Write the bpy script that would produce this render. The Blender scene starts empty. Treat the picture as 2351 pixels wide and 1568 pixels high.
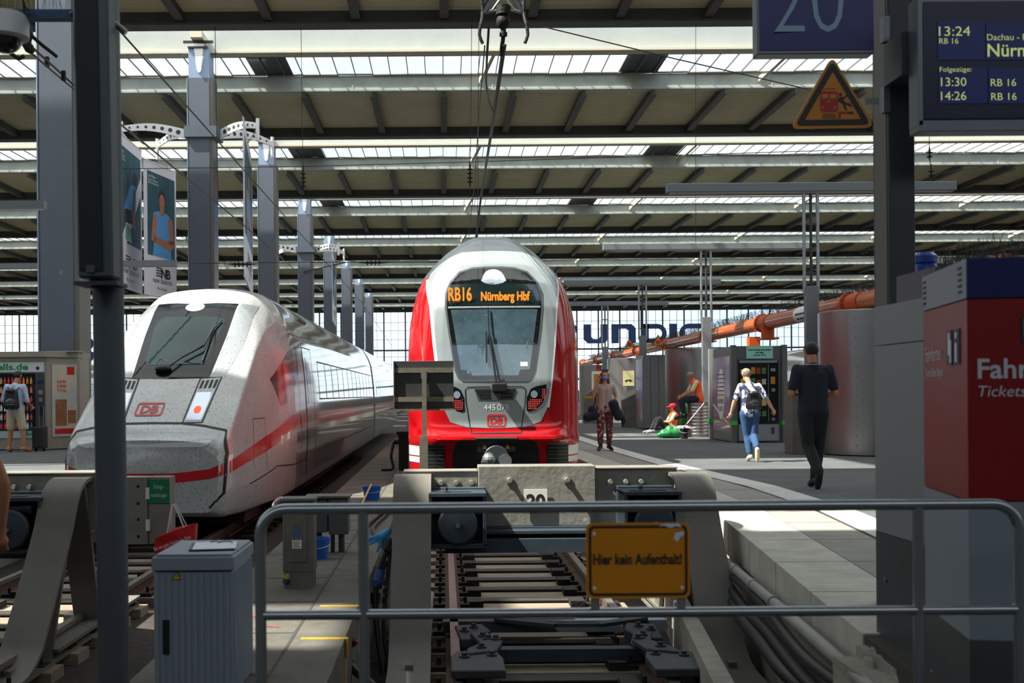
import bpy, bmesh, math, random
from mathutils import Vector, Matrix
from mathutils.bvhtree import BVHTree
random.seed(7)
S = bpy.context.scene
C = S.collection
PI = math.pi
# ------------------------------------------------------------------ camera, sky, sun, exposure
F = 2612.0                      # focal length in pixels of the 2351 px wide frame
HX, HY, CZ, ROLL = 1018.0, 905.0, 1.2, math.radians(0.45)
cd = bpy.data.cameras.new('camera')
cam = bpy.data.objects.new('camera', cd); C.objects.link(cam)
cd.sensor_width = 36.0; cd.lens = F / 2351 * 36
cd.shift_x = (1175.5 - HX) / 2351; cd.shift_y = (HY - 784.0) / 2351
cam.location = (0, 0, CZ)
cam.rotation_euler = (Matrix.Rotation(PI / 2, 3, 'X') @ Matrix.Rotation(-ROLL, 3, 'Z')).to_euler()
cd.clip_start = 0.1; cd.clip_end = 600
cd.dof.use_dof = True; cd.dof.focus_distance = 18.5; cd.dof.aperture_fstop = 4.0
S.camera = cam
w = bpy.data.worlds.new('sky'); S.world = w; w.use_nodes = True
wn = w.node_tree.nodes; wl = w.node_tree.links
bg = wn['Background']
tc = wn.new('ShaderNodeTexCoord'); nz = wn.new('ShaderNodeTexNoise'); nz.inputs['Scale'].default_value = 3.0
cr = wn.new('ShaderNodeValToRGB')
cr.color_ramp.elements[0].position = .35; cr.color_ramp.elements[0].color = (.62, .80, 1.0, 1)
cr.color_ramp.elements[1].position = .62; cr.color_ramp.elements[1].color = (.98, .99, 1.0, 1)
wl.new(tc.outputs['Generated'], nz.inputs['Vector']); wl.new(nz.outputs['Fac'], cr.inputs['Fac']); wl.new(cr.outputs['Color'], bg.inputs['Color'])
bg.inputs['Strength'].default_value = 2.2
sd = bpy.data.lights.new('sun', 'SUN'); sun = bpy.data.objects.new('sun', sd); C.objects.link(sun)
sd.energy = 21.0; sd.angle = 0.012; sd.color = (1.0, .955, .87)
SUND = Vector((.55, .15, -.80)).normalized()
sun.rotation_euler = SUND.to_track_quat('-Z', 'Y').to_euler(); sun.location = (-20, -5, 40)
S.view_settings.view_transform = 'Standard'; S.view_settings.look = 'None'
S.view_settings.gamma = 1.0; S.view_settings.use_curve_mapping = False
S.view_settings.exposure = -0.45

# ------------------------------------------------------------------ helpers
def P(px, py, y):
    """the point at distance y seen at photo pixel (px, py)"""
    dx, dy = px - HX, py - HY
    c, s = math.cos(ROLL), math.sin(ROLL)
    tx, ty = dx * c - dy * s, dx * s + dy * c
    return Vector((tx / F * y, y, CZ - ty / F * y))
def lin(c):
    if isinstance(c, str): c = [int(c[i:i + 2], 16) for i in (0, 2, 4)]
    return tuple((v / 255 / 12.92 if v / 255 <= .04045 else ((v / 255 + .055) / 1.055) ** 2.4) for v in c) + (1.0,)
def mat(name, col, rough=.5, metal=0.0, var=None, bump=None, coat=0.0, emit=0.0, spec=.5, speck=None, trans=0.0, stretch=None):
    m = bpy.data.materials.new(name); m.use_nodes = True
    n, l = m.node_tree.nodes, m.node_tree.links
    b = n['Principled BSDF']; c = lin(col)
    b.inputs['Base Color'].default_value = c; b.inputs['Roughness'].default_value = rough; b.inputs['Metallic'].default_value = metal
    b.inputs['Coat Weight'].default_value = coat; b.inputs['Specular IOR Level'].default_value = spec
    if coat: b.inputs['Coat Roughness'].default_value = .05
    if trans: b.inputs['Transmission Weight'].default_value = trans
    if emit:
        b.inputs['Emission Color'].default_value = c; b.inputs['Emission Strength'].default_value = emit
    t = None
    if var or bump or speck:
        t = n.new('ShaderNodeTexCoord').outputs['Object']
        if stretch:
            mp = n.new('ShaderNodeMapping'); mp.inputs['Scale'].default_value = stretch; l.new(t, mp.inputs['Vector']); t = mp.outputs['Vector']
    last = None
    if var:
        z = n.new('ShaderNodeTexNoise'); z.inputs['Scale'].default_value = var[0]; z.inputs['Detail'].default_value = 7; z.inputs['Roughness'].default_value = .65
        r = n.new('ShaderNodeValToRGB'); a = var[1]
        r.color_ramp.elements[0].position = .3; r.color_ramp.elements[1].position = .72
        r.color_ramp.elements[0].color = tuple(v * (1 - a) for v in c[:3]) + (1,)
        c2 = lin(var[2]) if len(var) > 2 else tuple(min(1, v * (1 + a * .6)) for v in c[:3]) + (1,)
        r.color_ramp.elements[1].color = c2
        l.new(t, z.inputs['Vector']); l.new(z.outputs['Fac'], r.inputs['Fac']); last = r.outputs['Color']
    if speck:                       # (scale, threshold, colour) small dirt spots
        z = n.new('ShaderNodeTexNoise'); z.inputs['Scale'].default_value = speck[0]; z.inputs['Detail'].default_value = 3
        r = n.new('ShaderNodeValToRGB'); r.color_ramp.elements[0].position = speck[1]; r.color_ramp.elements[1].position = speck[1] + .07
        x = n.new('ShaderNodeMix'); x.data_type = 'RGBA'
        l.new(t, z.inputs['Vector']); l.new(z.outputs['Fac'], r.inputs['Fac']); l.new(r.outputs['Color'], x.inputs[0])
        if last: l.new(last, x.inputs[6])
        else: x.inputs[6].default_value = c
        x.inputs[7].default_value = lin(speck[2]); last = x.outputs[2]
    if last: l.new(last, b.inputs['Base Color'])
    if bump:
        if bump[0] == 'wave':
            z = n.new('ShaderNodeTexWave'); z.bands_direction = bump[3]; z.inputs['Scale'].default_value = bump[1]; o = z.outputs['Fac']; st = bump[2]
        elif bump[0] == 'checker':
            z = n.new('ShaderNodeTexChecker'); z.inputs['Scale'].default_value = bump[1]; o = z.outputs['Fac']; st = bump[2]
        else:
            z = n.new('ShaderNodeTexNoise'); z.inputs['Scale'].default_value = bump[0]; z.inputs['Detail'].default_value = 6; o = z.outputs['Fac']; st = bump[1]
        l.new(t, z.inputs['Vector']); bp = n.new('ShaderNodeBump'); bp.inputs['Strength'].default_value = st; bp.inputs['Distance'].default_value = .02
        l.new(o, bp.inputs['Height']); l.new(bp.outputs['Normal'], b.inputs['Normal'])
    return m
def glassy(name, col, clear, rough=.02):
    """thin pane: see-through mixed with a mirror-like surface"""
    m = bpy.data.materials.new(name); m.use_nodes = True
    n, l = m.node_tree.nodes, m.node_tree.links; n.remove(n['Principled BSDF'])
    a = n.new('ShaderNodeBsdfTransparent'); a.inputs['Color'].default_value = lin(col)
    g = n.new('ShaderNodeBsdfGlossy'); g.inputs['Roughness'].default_value = rough
    x = n.new('ShaderNodeMixShader'); x.inputs[0].default_value = 1 - clear
    l.new(a.outputs[0], x.inputs[1]); l.new(g.outputs[0], x.inputs[2]); l.new(x.outputs[0], n['Material Output'].inputs['Surface'])
    return m
def translucent(name, col, k=.5):
    m = bpy.data.materials.new(name); m.use_nodes = True
    n, l = m.node_tree.nodes, m.node_tree.links; n.remove(n['Principled BSDF'])
    a = n.new('ShaderNodeBsdfTranslucent'); a.inputs['Color'].default_value = lin(col)
    g = n.new('ShaderNodeBsdfDiffuse'); g.inputs['Color'].default_value = lin(col)
    x = n.new('ShaderNodeMixShader'); x.inputs[0].default_value = 1 - k
    l.new(a.outputs[0], x.inputs[1]); l.new(g.outputs[0], x.inputs[2]); l.new(x.outputs[0], n['Material Output'].inputs['Surface'])
    return m
def frame_of(d):
    d = Vector(d).normalized(); u = d.cross(Vector((0, 0, 1)))
    if u.length < 1e-4: u = Vector((1, 0, 0))
    u.normalize(); return d, u, d.cross(u).normalized()
class MB:
    def __init__(s): s.v = []; s.f = []; s.m = []; s.mi = 0
    def add(s, vs, fs):
        o = len(s.v); s.v += [Vector(p) for p in vs]; s.f += [[i + o for i in f] for f in fs]; s.m += [s.mi] * len(fs); return s
    def mat(s, i): s.mi = i; return s
    def box(s, x0, x1, y0, y1, z0, z1):
        return s.add([(x, y, z) for z in (z0, z1) for y in (y0, y1) for x in (x0, x1)],
                     [(0, 2, 3, 1), (4, 5, 7, 6), (0, 1, 5, 4), (2, 6, 7, 3), (0, 4, 6, 2), (1, 3, 7, 5)])
    def bar(s, p0, p1, w, h, up=None):
        """a rectangular bar from p0 to p1"""
        p0, p1 = Vector(p0), Vector(p1); d, u, v = frame_of(p1 - p0)
        if up is not None: v = Vector(up).normalized(); u = d.cross(v).normalized(); v = u.cross(d).normalized()
        q = [p + u * a * w / 2 + v * b * h / 2 for p in (p0, p1) for a, b in ((-1, -1), (1, -1), (1, 1), (-1, 1))]
        return s.add(q, [(3, 2, 1, 0), (4, 5, 6, 7), (0, 1, 5, 4), (1, 2, 6, 5), (2, 3, 7, 6), (3, 0, 4, 7)])
    def prism(s, poly, ax, a, b):
        """a 2-D outline (the two other axes in order) pushed from a to b along axis ax"""
        def q(p, t):
            p = list(p); p.insert(ax, t); return p
        n = len(poly)
        vs = [q(p, a) for p in poly] + [q(p, b) for p in poly]
        return s.add(vs, [list(range(n))[::-1], list(range(n, 2 * n))] + [(i, (i + 1) % n, n + (i + 1) % n, n + i) for i in range(n)])
    def cyl(s, p0, p1, r0, r1=None, n=14, cap=True):
        p0, p1 = Vector(p0), Vector(p1); r1 = r0 if r1 is None else r1; d, u, v = frame_of(p1 - p0)
        vs = [p + (u * math.cos(2 * PI * i / n) + v * math.sin(2 * PI * i / n)) * r for p, r in ((p0, r0), (p1, r1)) for i in range(n)]
        fs = [(i, (i + 1) % n, n + (i + 1) % n, n + i) for i in range(n)]
        if cap: fs += [list(range(n))[::-1], list(range(n, 2 * n))]
        return s.add(vs, fs)
    def tube(s, pts, r, n=8, closed=False, sub=0):
        pts = [Vector(p) for p in pts]
        if sub:
            q = []
            for i in range(len(pts) - 1):
                a, b, c, d = pts[max(i - 1, 0)], pts[i], pts[i + 1], pts[min(i + 2, len(pts) - 1)]
                for k in range(sub):
                    t = k / sub
                    q.append(.5 * (2 * b + (c - a) * t + (2 * a - 5 * b + 4 * c - d) * t * t + (3 * b - a - 3 * c + d) * t ** 3))
            pts = q + [pts[-1]]
        m = len(pts); vs = []; pu = None
        for i, p in enumerate(pts):
            a = pts[(i - 1) % m] if closed or i else p; b = pts[(i + 1) % m] if closed or i < m - 1 else p
            d, u, v = frame_of(b - a)
            if pu is not None:
                u = (pu - d * pu.dot(d)); u = u.normalized() if u.length > 1e-5 else frame_of(d)[1]; v = d.cross(u)
            pu = u; rr = r[i * (len(r) - 1) // max(1, m - 1)] if isinstance(r, (list, tuple)) else r
            vs += [p + (u * math.cos(2 * PI * k / n) + v * math.sin(2 * PI * k / n)) * rr for k in range(n)]
        fs = [(i * n + k, i * n + (k + 1) % n, ((i + 1) % m) * n + (k + 1) % n, ((i + 1) % m) * n + k) for i in range(m if closed else m - 1) for k in range(n)]
        if not closed: fs += [list(range(n))[::-1], list(range((m - 1) * n, m * n))]
        return s.add(vs, fs)
    def lathe(s, prof, c=(0, 0, 0), n=24, ax=2):
        """prof = [(radius, height)] turned round axis ax through c"""
        c = Vector(c); vs = []
        for r, h in prof:
            for k in range(n):
                a = 2 * PI * k / n; q = [r * math.cos(a), r * math.sin(a)]; q.insert(ax, h); vs.append(c + Vector(q))
        m = len(prof)
        fs = [(i * n + k, i * n + (k + 1) % n, (i + 1) * n + (k + 1) % n, (i + 1) * n + k) for i in range(m - 1) for k in range(n)]
        fs += [list(range(n))[::-1], list(range((m - 1) * n, m * n))]
        return s.add(vs, fs)
    def ball(s, c, r, nu=14, nv=8):
        c = Vector(c); r = (r, r, r) if not isinstance(r, (tuple, list)) else r
        vs = [c + Vector((0, 0, -r[2]))]
        for j in range(1, nv):
            t = -PI / 2 + PI * j / nv
            vs += [c + Vector((r[0] * math.cos(t) * math.cos(2 * PI * i / nu), r[1] * math.cos(t) * math.sin(2 * PI * i / nu), r[2] * math.sin(t))) for i in range(nu)]
        vs.append(c + Vector((0, 0, r[2]))); top = len(vs) - 1
        fs = [(0, 1 + (i + 1) % nu, 1 + i) for i in range(nu)]
        for j in range(nv - 2):
            fs += [(1 + j * nu + i, 1 + j * nu + (i + 1) % nu, 1 + (j + 1) * nu + (i + 1) % nu, 1 + (j + 1) * nu + i) for i in range(nu)]
        b = 1 + (nv - 2) * nu
        fs += [(b + i, b + (i + 1) % nu, top) for i in range(nu)]
        return s.add(vs, fs)
    def quad(s, *p): return s.add(p, [tuple(range(len(p)))])
    def build(s, name, m, parent=None, smooth=0, bev=0, world=False, seg=1):
        me = bpy.data.meshes.new(name)
        vs = s.v
        if world and parent is not None:
            r = parent
            while r.parent: r = r.parent
            inv = (Matrix.Translation(r.location) @ r.rotation_euler.to_matrix().to_4x4()).inverted(); vs = [inv @ v for v in vs]
        me.from_pydata([tuple(v) for v in vs], [], s.f)
        for x in (m if isinstance(m, (list, tuple)) else [m]): me.materials.append(x)
        me.polygons.foreach_set('material_index', s.m)
        bm = bmesh.new(); bm.from_mesh(me)
        bmesh.ops.recalc_face_normals(bm, faces=bm.faces)
        if bev:
            es = [e for e in bm.edges if len(e.link_faces) == 2 and e.calc_face_angle(0) > .6]
            bmesh.ops.bevel(bm, geom=es, offset=bev, segments=seg, affect='EDGES', profile=.5, clamp_overlap=True)
        bm.to_mesh(me); bm.free()
        if smooth:
            me.polygons.foreach_set('use_smooth', [True] * len(me.polygons)); me.set_sharp_from_angle(angle=math.radians(smooth))
        me.update()
        o = bpy.data.objects.new(name, me); C.objects.link(o)
        if parent is not None: o.parent = parent
        return o
def thing(name, label, cat, loc=(0, 0, 0), rotz=0, group=None):
    o = bpy.data.objects.new(name, None); C.objects.link(o); o.empty_display_size = .1
    o.location = loc; o.rotation_euler = (0, 0, rotz); o['label'] = label; o['category'] = cat
    if group: o['group'] = group
    return o
def tag(o, label, cat, group=None, kind=None):
    o['label'] = label; o['category'] = cat
    if group: o['group'] = group
    if kind: o['kind'] = kind
    return o
def struct(o, label=None):
    o['kind'] = 'structure'
    if label: o['label'] = label
    return o
def dup(root, loc, rotz=None, label=None, group=None):
    def cp(o, par):
        c = o.copy(); C.objects.link(c)
        if par is not None: c.parent = par
        for ch in list(o.children): cp(ch, c)
        return c
    r = cp(root, None); r.location = loc
    if rotz is not None: r.rotation_euler = (0, 0, rotz)
    if label: r['label'] = label
    if group: r['group'] = group
    return r
def textmesh(body, size, extrude=.0, bold=0.0, align='LEFT', shear=0.0, spacing=1.0):
    """letter outlines as (verts, faces) in the x/y plane"""
    cu = bpy.data.curves.new('letters', 'FONT'); cu.body = body; cu.size = size; cu.extrude = extrude; cu.offset = bold
    cu.align_x = align; cu.shear = shear; cu.space_character = spacing; cu.resolution_u = 3
    o = bpy.data.objects.new('letters', cu); C.objects.link(o)
    bpy.context.view_layer.update()
    me = bpy.data.meshes.new_from_object(o.evaluated_get(bpy.context.evaluated_depsgraph_get()))
    vs = [v.co.copy() for v in me.vertices]; fs = [list(p.vertices) for p in me.polygons]
    bpy.data.objects.remove(o); bpy.data.curves.remove(cu); bpy.data.meshes.remove(me)
    return vs, fs
def put_text(mb, body, org, size, right=(1, 0, 0), up=(0, 0, 1), fitw=None, **k):
    """letters standing on the plane (right, up); fitw stretches the line to that width"""
    vs, fs = textmesh(body, size, **k)
    if not vs: return mb
    sx = 1.0
    if fitw:
        x0 = min(v.x for v in vs); x1 = max(v.x for v in vs); sx = fitw / max(1e-6, x1 - x0)
        if k.get('align', 'LEFT') == 'LEFT':
            for v in vs: v.x -= x0
    o, r, u = Vector(org), Vector(right).normalized(), Vector(up).normalized(); n = r.cross(u)
    return mb.add([o + r * v.x * sx + u * v.y + n * v.z for v in vs], fs)
def rrect(x0, x1, z0, z1, r, n=5):
    out = []
    for cx, cz, a0 in ((x1 - r, z0 + r, -90), (x1 - r, z1 - r, 0), (x0 + r, z1 - r, 90), (x0 + r, z0 + r, 180)):
        out += [(cx + r * math.cos(math.radians(a0 + 90 * i / n)), cz + r * math.sin(math.radians(a0 + 90 * i / n))) for i in range(n + 1)]
    return out
def subdivided(polys, maxlen):
    """split flat polygons (lists of 3-D points) into small triangles"""
    bm = bmesh.new()
    for p in polys:
        bm.faces.new([bm.verts.new(v) for v in p])
    bmesh.ops.triangulate(bm, faces=bm.faces)
    for _ in range(9):
        es = [e for e in bm.edges if e.calc_length() > maxlen]
        if not es: break
        bmesh.ops.subdivide_edges(bm, edges=es, cuts=1)
        bmesh.ops.triangulate(bm, faces=bm.faces)
    bm.verts.index_update()
    r = [v.co.copy() for v in bm.verts], [[v.index for v in f.verts] for f in bm.faces]
    bm.free(); return r
def project(mb, polys, bvh, d, off, maxlen=.08):
    """lay flat polygons onto a curved surface along direction d"""
    vs, fs = subdivided(polys, maxlen); d = Vector(d).normalized(); out = []
    for v in vs:
        h = bvh.ray_cast(v - d * 6, d)
        if h[0] is None:
            h = bvh.find_nearest(v)
        n = h[1] if h[1].dot(d) < 0 else -h[1]
        out.append(h[0] + n * off)
    return mb.add(out, fs)
def offset_line(pts, w):
    """a closed strip of width w along an open 2-D line"""
    L, R = [], []
    for i, p in enumerate(pts):
        a = Vector(pts[max(i - 1, 0)]); b = Vector(pts[min(i + 1, len(pts) - 1)]); d = (b - a).normalized(); n = Vector((-d.y, d.x))
        L.append(tuple(Vector(p) + n * w / 2)); R.append(tuple(Vector(p) - n * w / 2))
    return [[L[i], L[i + 1], R[i + 1], R[i]] for i in range(len(pts) - 1)]
def arc2(cx, cz, r, a0, a1, n=10):
    return [(cx + r * math.cos(math.radians(a0 + (a1 - a0) * i / n)), cz + r * math.sin(math.radians(a0 + (a1 - a0) * i / n))) for i in range(n + 1)]
def blob(name, shapes, m, parent, vox=.012, smooth=4):
    """one continuous surface grown over tapered limbs and ellipsoids"""
    mb = MB()
    for sh in shapes:
        if len(sh) == 4:
            a, b, r0, r1 = sh
            mb.cyl(a, b, r0, r1, n=14); mb.ball(a, r0, 14, 8); mb.ball(b, r1, 14, 8)
        else: mb.ball(sh[0], sh[1], 18, 12)
    o = mb.build(name, m, None)
    r = o.modifiers.new('r', 'REMESH'); r.mode = 'VOXEL'; r.voxel_size = vox
    if smooth:
        q = o.modifiers.new('s', 'SMOOTH'); q.factor = .5; q.iterations = smooth
    bpy.context.view_layer.update()
    me = bpy.data.meshes.new_from_object(o.evaluated_get(bpy.context.evaluated_depsgraph_get()))
    o.modifiers.clear(); old = o.data; o.data = me; bpy.data.meshes.remove(old); me.name = name
    me.polygons.foreach_set('use_smooth', [True] * len(me.polygons))
    if parent is not None: o.parent = parent
    return o

# ------------------------------------------------------------------ materials
M = {}
M['asphalt'] = mat('asphalt', (86, 88, 88), .85, var=(1.3, .28), bump=(60, .25), speck=(9, .70, (60, 60, 60)))
M['slab'] = mat('platform_slab', (150, 146, 138), .8, var=(2.2, .22), bump=(70, .2))
M['edge_slab'] = mat('edge_slab', (192, 188, 174), .85, var=(3, .25), bump=('checker', 90, .5))
M['tactile'] = mat('tactile', (226, 224, 218), .7, var=(5, .15), bump=('wave', 8, .8, 'X'))
M['concrete'] = mat('concrete', (158, 152, 140), .85, var=(2.5, .35), bump=(25, .35), speck=(14, .68, (110, 104, 92)))
M['joint'] = mat('joint', (62, 58, 52), .9)
M['ballast'] = mat('ballast', (62, 54, 46), .95, var=(14, .6), bump=(22, 1.0))
M['walk'] = mat('walkway_concrete', (94, 89, 80), .85, var=(3, .4), bump=(40, .3), speck=(8, .66, (84, 78, 70)))
M['yellow_paint'] = mat('yellow_paint', (196, 150, 20), .7, var=(9, .4))
M['red_paint'] = mat('red_spray', (176, 62, 60), .8, var=(9, .4))
M['soffit'] = mat('corrugated_soffit', (206, 200, 166), .7, var=(.4, .12))
M['beam_dark'] = mat('dark_beam', (82, 82, 78), .6, var=(1.2, .2))
M['beam_light'] = mat('grey_beam', (176, 180, 172), .6, var=(.8, .25), speck=(2.5, .72, (205, 203, 192)))
M['girder'] = mat('white_girder', (172, 175, 170), .6, var=(1.0, .08))
M['flange'] = mat('cream_flange', (198, 190, 165), .6)
M['panel_glow'] = translucent('frosted_panel', (210, 214, 216), .5)
M['glass_roof'] = glassy('roof_glass', (245, 250, 250), .93)
M['glass_wall'] = glassy('wall_glass', (240, 250, 250), .94)
M['muntin'] = mat('muntin', (110, 112, 112), .5)
M['net'] = mat('net', (120, 116, 108), .9)
M['mullion'] = mat('mullion', (40, 58, 60), .5)
M['roof_top'] = mat('roof_top', (120, 120, 118), .8)
M['wall'] = mat('plain_wall', (120, 118, 112), .8, var=(.5, .15))
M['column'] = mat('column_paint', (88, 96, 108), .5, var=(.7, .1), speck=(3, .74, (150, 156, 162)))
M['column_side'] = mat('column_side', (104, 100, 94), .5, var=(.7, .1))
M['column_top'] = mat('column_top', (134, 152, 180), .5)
M['white'] = mat('white_paint', (228, 228, 226), .45)
M['steel'] = mat('galvanised_steel', (168, 172, 172), .38, .85, var=(6, .2))
M['dsteel'] = mat('dark_steel', (66, 72, 76), .5, .3, var=(5, .25))
M['black'] = mat('black_plastic', (22, 22, 23), .45)
M['iron'] = mat('grimy_iron', (40, 35, 31), .7, .2, var=(20, .5), bump=(40, .4))
M['wire'] = mat('wire', (58, 56, 52), .5, .4)
M['blue_letters'] = mat('blue_letters', (24, 58, 118), .5)
M['sign_blue'] = mat('sign_blue', (16, 26, 108), .35, var=(8, .1))
M['sign_white'] = mat('sign_white', (206, 222, 236), .4)
M['orange_sign'] = mat('orange_sign', (210, 132, 4), .45, var=(6, .08))
M['sign_black'] = mat('sign_black', (38, 34, 30), .5)
M['pink_red'] = mat('sign_red', (176, 40, 30), .5)
# ------------------------------------------------------------------ hall: roof, walls, floors
XL, XR, PER = -69.0, 93.0, 16.65
KS = range(-1, 8)
tn = 0
def trim(mb, m, **k):
    global tn; tn += 1
    return struct(mb.build('trim_%d' % tn, m, **k))
rtop = MB()
for k in KS:
    yA, yG, yL = 38.55 + PER * k, 44.625 + PER * k, 47.85 + PER * k
    yN = min(yL + 7.35, 168.4)
    sof = MB(); y = yL + .15; n = 0                   # corrugated sheets as folded strips
    pf = []
    while y < yN: pf += [(y, 14.07), (y + .11, 14.07), (y + .16, 14.13), (y + .27, 14.13)]; y += .32
    for (ya, za), (yb_, zb_) in zip(pf, pf[1:]): sof.quad((XL, ya, za), (XR, ya, za), (XR, yb_, zb_), (XL, yb_, zb_))
    struct(sof.build('ceiling', M['soffit']))
    rtop.box(XL, XR, yL + .15, yN, 14.16, 14.6)
    b = MB()                                          # dark beam closing each sloped bay
    b.box(XL, XR, yN - .45, yN, 13.65, 14.07)
    b.box(XL, XR, yN - .57, yN + .08, 13.60, 13.66)
    trim(b, M['beam_dark'])
    b = MB()                                          # ribs under the corrugated sheets
    x = XL + 1.5
    while x < XR:
        b.box(x - .08, x + .08, yL + .08, yN - .45, 13.76, 14.08); b.box(x - .15, x + .15, yL + .08, yN - .45, 13.73, 13.765); x += 2.94
    trim(b, M['beam_dark'])
    b = MB()                                          # pale beam the skylight rests on
    b.box(XL, XR, yL, yL + .15, 14.01, 14.62); b.box(XL, XR, yL - .12, yL + .33, 13.95, 14.015)
    x = XL + .6
    while x < XR:
        b.box(x - .03, x + .03, yL - .018, yL, 14.03, 14.62); x += 5.88
    trim(b, M['beam_light'])
    b = MB(); b.box(XL, XR, yG, yG + .15, 14.63, 16.6)
    trim(b, M['girder'])
    b = MB(); b.box(XL, XR, yG - .33, yG + .24, 14.55, 14.64)
    x = XL + .6
    while x < XR:
        b.bar((x, yG + .15, 14.78), (x - .52, yL + .08, 14.33), .15, .21); x += 11.76
    trim(b, M['flange'])
    b = MB(); x = XL + 1.5
    while x < XR:
        b.box(x - .6, x + .6, yG - .36, yG - .3, 14.51, 14.55); x += 2.03
    trim(b, M['beam_dark'])
    g = MB(); g.quad((XL, yG + .15, 14.66), (XR, yG + .15, 14.66), (XR, yL, 14.66), (XL, yL, 14.66))
    struct(g.build('window_%d' % (k + 5), M['glass_roof']))
    b = MB(); x = XL
    while x < XR:
        b.box(x - .018, x + .018, yG + .15, yL, 14.6, 14.655); x += .735
    b.box(XL, XR, yG + .51, yG + .53, 14.61, 14.64)
    trim(b, M['muntin'])
    b = MB(); x = XL                                  # rolled bird net lying along the skylight
    while x < XR:
        b.cyl((x, yL - .05, 14.64 + random.uniform(-.02, .03)), (x + 1.47, yL - .05, 14.64 + random.uniform(-.02, .03)), .05, .05, 6); x += 1.47
    trim(b, M['net'])
    for t0, t1, wi, mm in ((0, .7, 25, 'panel_glow'), (.7, 1, 65, 'glass_roof')):
        g = MB(); g.quad(*[(x, yA + .03 + (yG - yA) * t, 14.33 + 2.25 * t) for x, t in ((XL, t0), (XR, t0), (XR, t1), (XL, t1))])
        struct(g.build('window_%d' % (k + wi), M[mm]))
# unseen roof over buffers and concourse; slots added for sun, frosted panels for fill
for ya, yb_, mm in ((-12, 4.4, None), (4.4, 5.95, 'slot'), (5.95, 7.1, None), (7.1, 9.12, 'glass_roof'), (9.12, 13.6, None), (13.6, 14.97, 'panel_glow'), (14.97, 17.87, 'glass_roof'), (17.87, 18.4, None), (18.4, 21.3, 'panel_glow'), (21.3, 21.95, None)):
    if mm is None: rtop.box(XL, XR, ya, yb_, 14.16, 14.6)
    elif mm == 'slot':                                # unseen opening added to throw a sun patch onto the walkway
        rtop.box(XL, -12.1, ya, yb_, 14.16, 14.6); rtop.box(-10.75, XR, ya, yb_, 14.16, 14.6)
        g = MB(); g.quad((-12.1, ya, 14.4), (-10.75, ya, 14.4), (-10.75, yb_, 14.4), (-12.1, yb_, 14.4)); struct(g.build('window_%d' % int(80 + ya), M['glass_roof']))
    else:
        g = MB(); g.quad((XL, ya, 14.4), (XR, ya, 14.4), (XR, yb_, 14.4), (XL, yb_, 14.4)); struct(g.build('window_%d' % int(80 + ya), M[mm]))
struct(rtop.build('ceiling', M['roof_top']))
# dark mesh boards over skylight bays; unseen near ones added to block sun
b = MB()
for k, x0, x1 in ((0, -7.8, -6.2), (0, 7.5, 9.1), (1, 11.4, 13.3), (1, -8.4, -6.6), (2, -8.5, -6.9), (2, 9, 10.8)):
    b.box(x0, x1, 44.85 + PER * k, 47.8 + PER * k, 14.68, 14.7)
b.box(-3.0, 6.0, 14.97, 17.87, 14.45, 14.5); b.box(-12.3, -9.95, 7.5, 9.15, 14.45, 14.5); b.box(XL, -9.9, 7.05, 7.56, 14.45, 14.5); b.box(-8.3, -7.3, 7.05, 7.56, 14.45, 14.5)  # out-of-view boards added to keep sun off chosen spots
trim(b, M['dsteel'])
# end wall of glass
YW = 168.45
g = MB(); g.quad((XL, YW, .2), (XR, YW, .2), (XR, YW, 13.8), (XL, YW, 13.8)); struct(g.build('window_50', M['glass_wall']))
b = MB(); x = XL; i = 0
while x < XR:
    t = .10 if i % 3 == 0 else .022
    b.box(x - t, x + t, YW - .22, YW - .03, 0, 13.8); x += 1.0575; i += 1
for z, t in ((13.57, .22), (11.85, .025), (10.65, .025), (9.3, .025), (7.72, .12), (6.75, .025), (5.7, .025), (4.5, .025), (3.3, .16)): b.box(XL, XR, YW - .24, YW - .03, z - t, z + t)
trim(b, M['mullion'])
b = MB(); b.box(XL, XR, YW - .15, YW + .3, -1.2, 1.6); struct(b.build('wall_far', M['beam_dark']))
b = MB(); b.box(XL - .3, XL, -12, YW, -1.2, 16.5); struct(b.build('wall_left', M['wall']))
b = MB(); b.box(XR, XR + .3, -12, YW, -1.2, 16.5); struct(b.build('wall_right', M['wall']))
b = MB(); b.box(XL, XR, -12.3, -12, 0, 9.4); struct(b.build('wall_back', M['wall']))
# ground: track beds, platforms, concourse behind the buffers
EDGE = [(3.4, 1.84), (6.3, 2.13), (8.8, 2.42), (11.5, 2.72), (14.5, 2.80), (19, 2.5), (24, 2.38), (168, 2.38)]
def ex(y):
    for (a, xa), (c, xc) in zip(EDGE, EDGE[1:]):
        if y <= c: return xa + (xc - xa) * max(0, y - a) / (c - a)
    return EDGE[-1][1]
YS = sorted(set([3.4, 4, 5, 6.3, 7.5, 8.8, 10, 11.5, 13, 14.5, 16, 17.5, 19, 21, 24, 30, 40, 60, 168]))
b = MB(); b.box(XL, XR, -12, YW, -1.25, -1.06); struct(b.build('floor', M['ballast']))
b = MB(); b.box(XL, XR, -12, 3.4, -1.05, 0); struct(b.build('floor', M['asphalt']))
def band(o0, o1, z0, z1, ys=YS):
    mb = MB()
    for a, c in zip(ys, ys[1:]):
        xa, xc = ex(a), ex(c)
        q = [(xa + o0, a), (xa + o1, a), (xc + o1, c), (xc + o0, c)]
        mb.add([(x, y, z0) for x, y in q] + [(x, y, z1) for x, y in q], [(3, 2, 1, 0), (4, 5, 6, 7), (0, 1, 5, 4), (1, 2, 6, 5), (2, 3, 7, 6), (3, 0, 4, 7)])
    return mb
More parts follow.
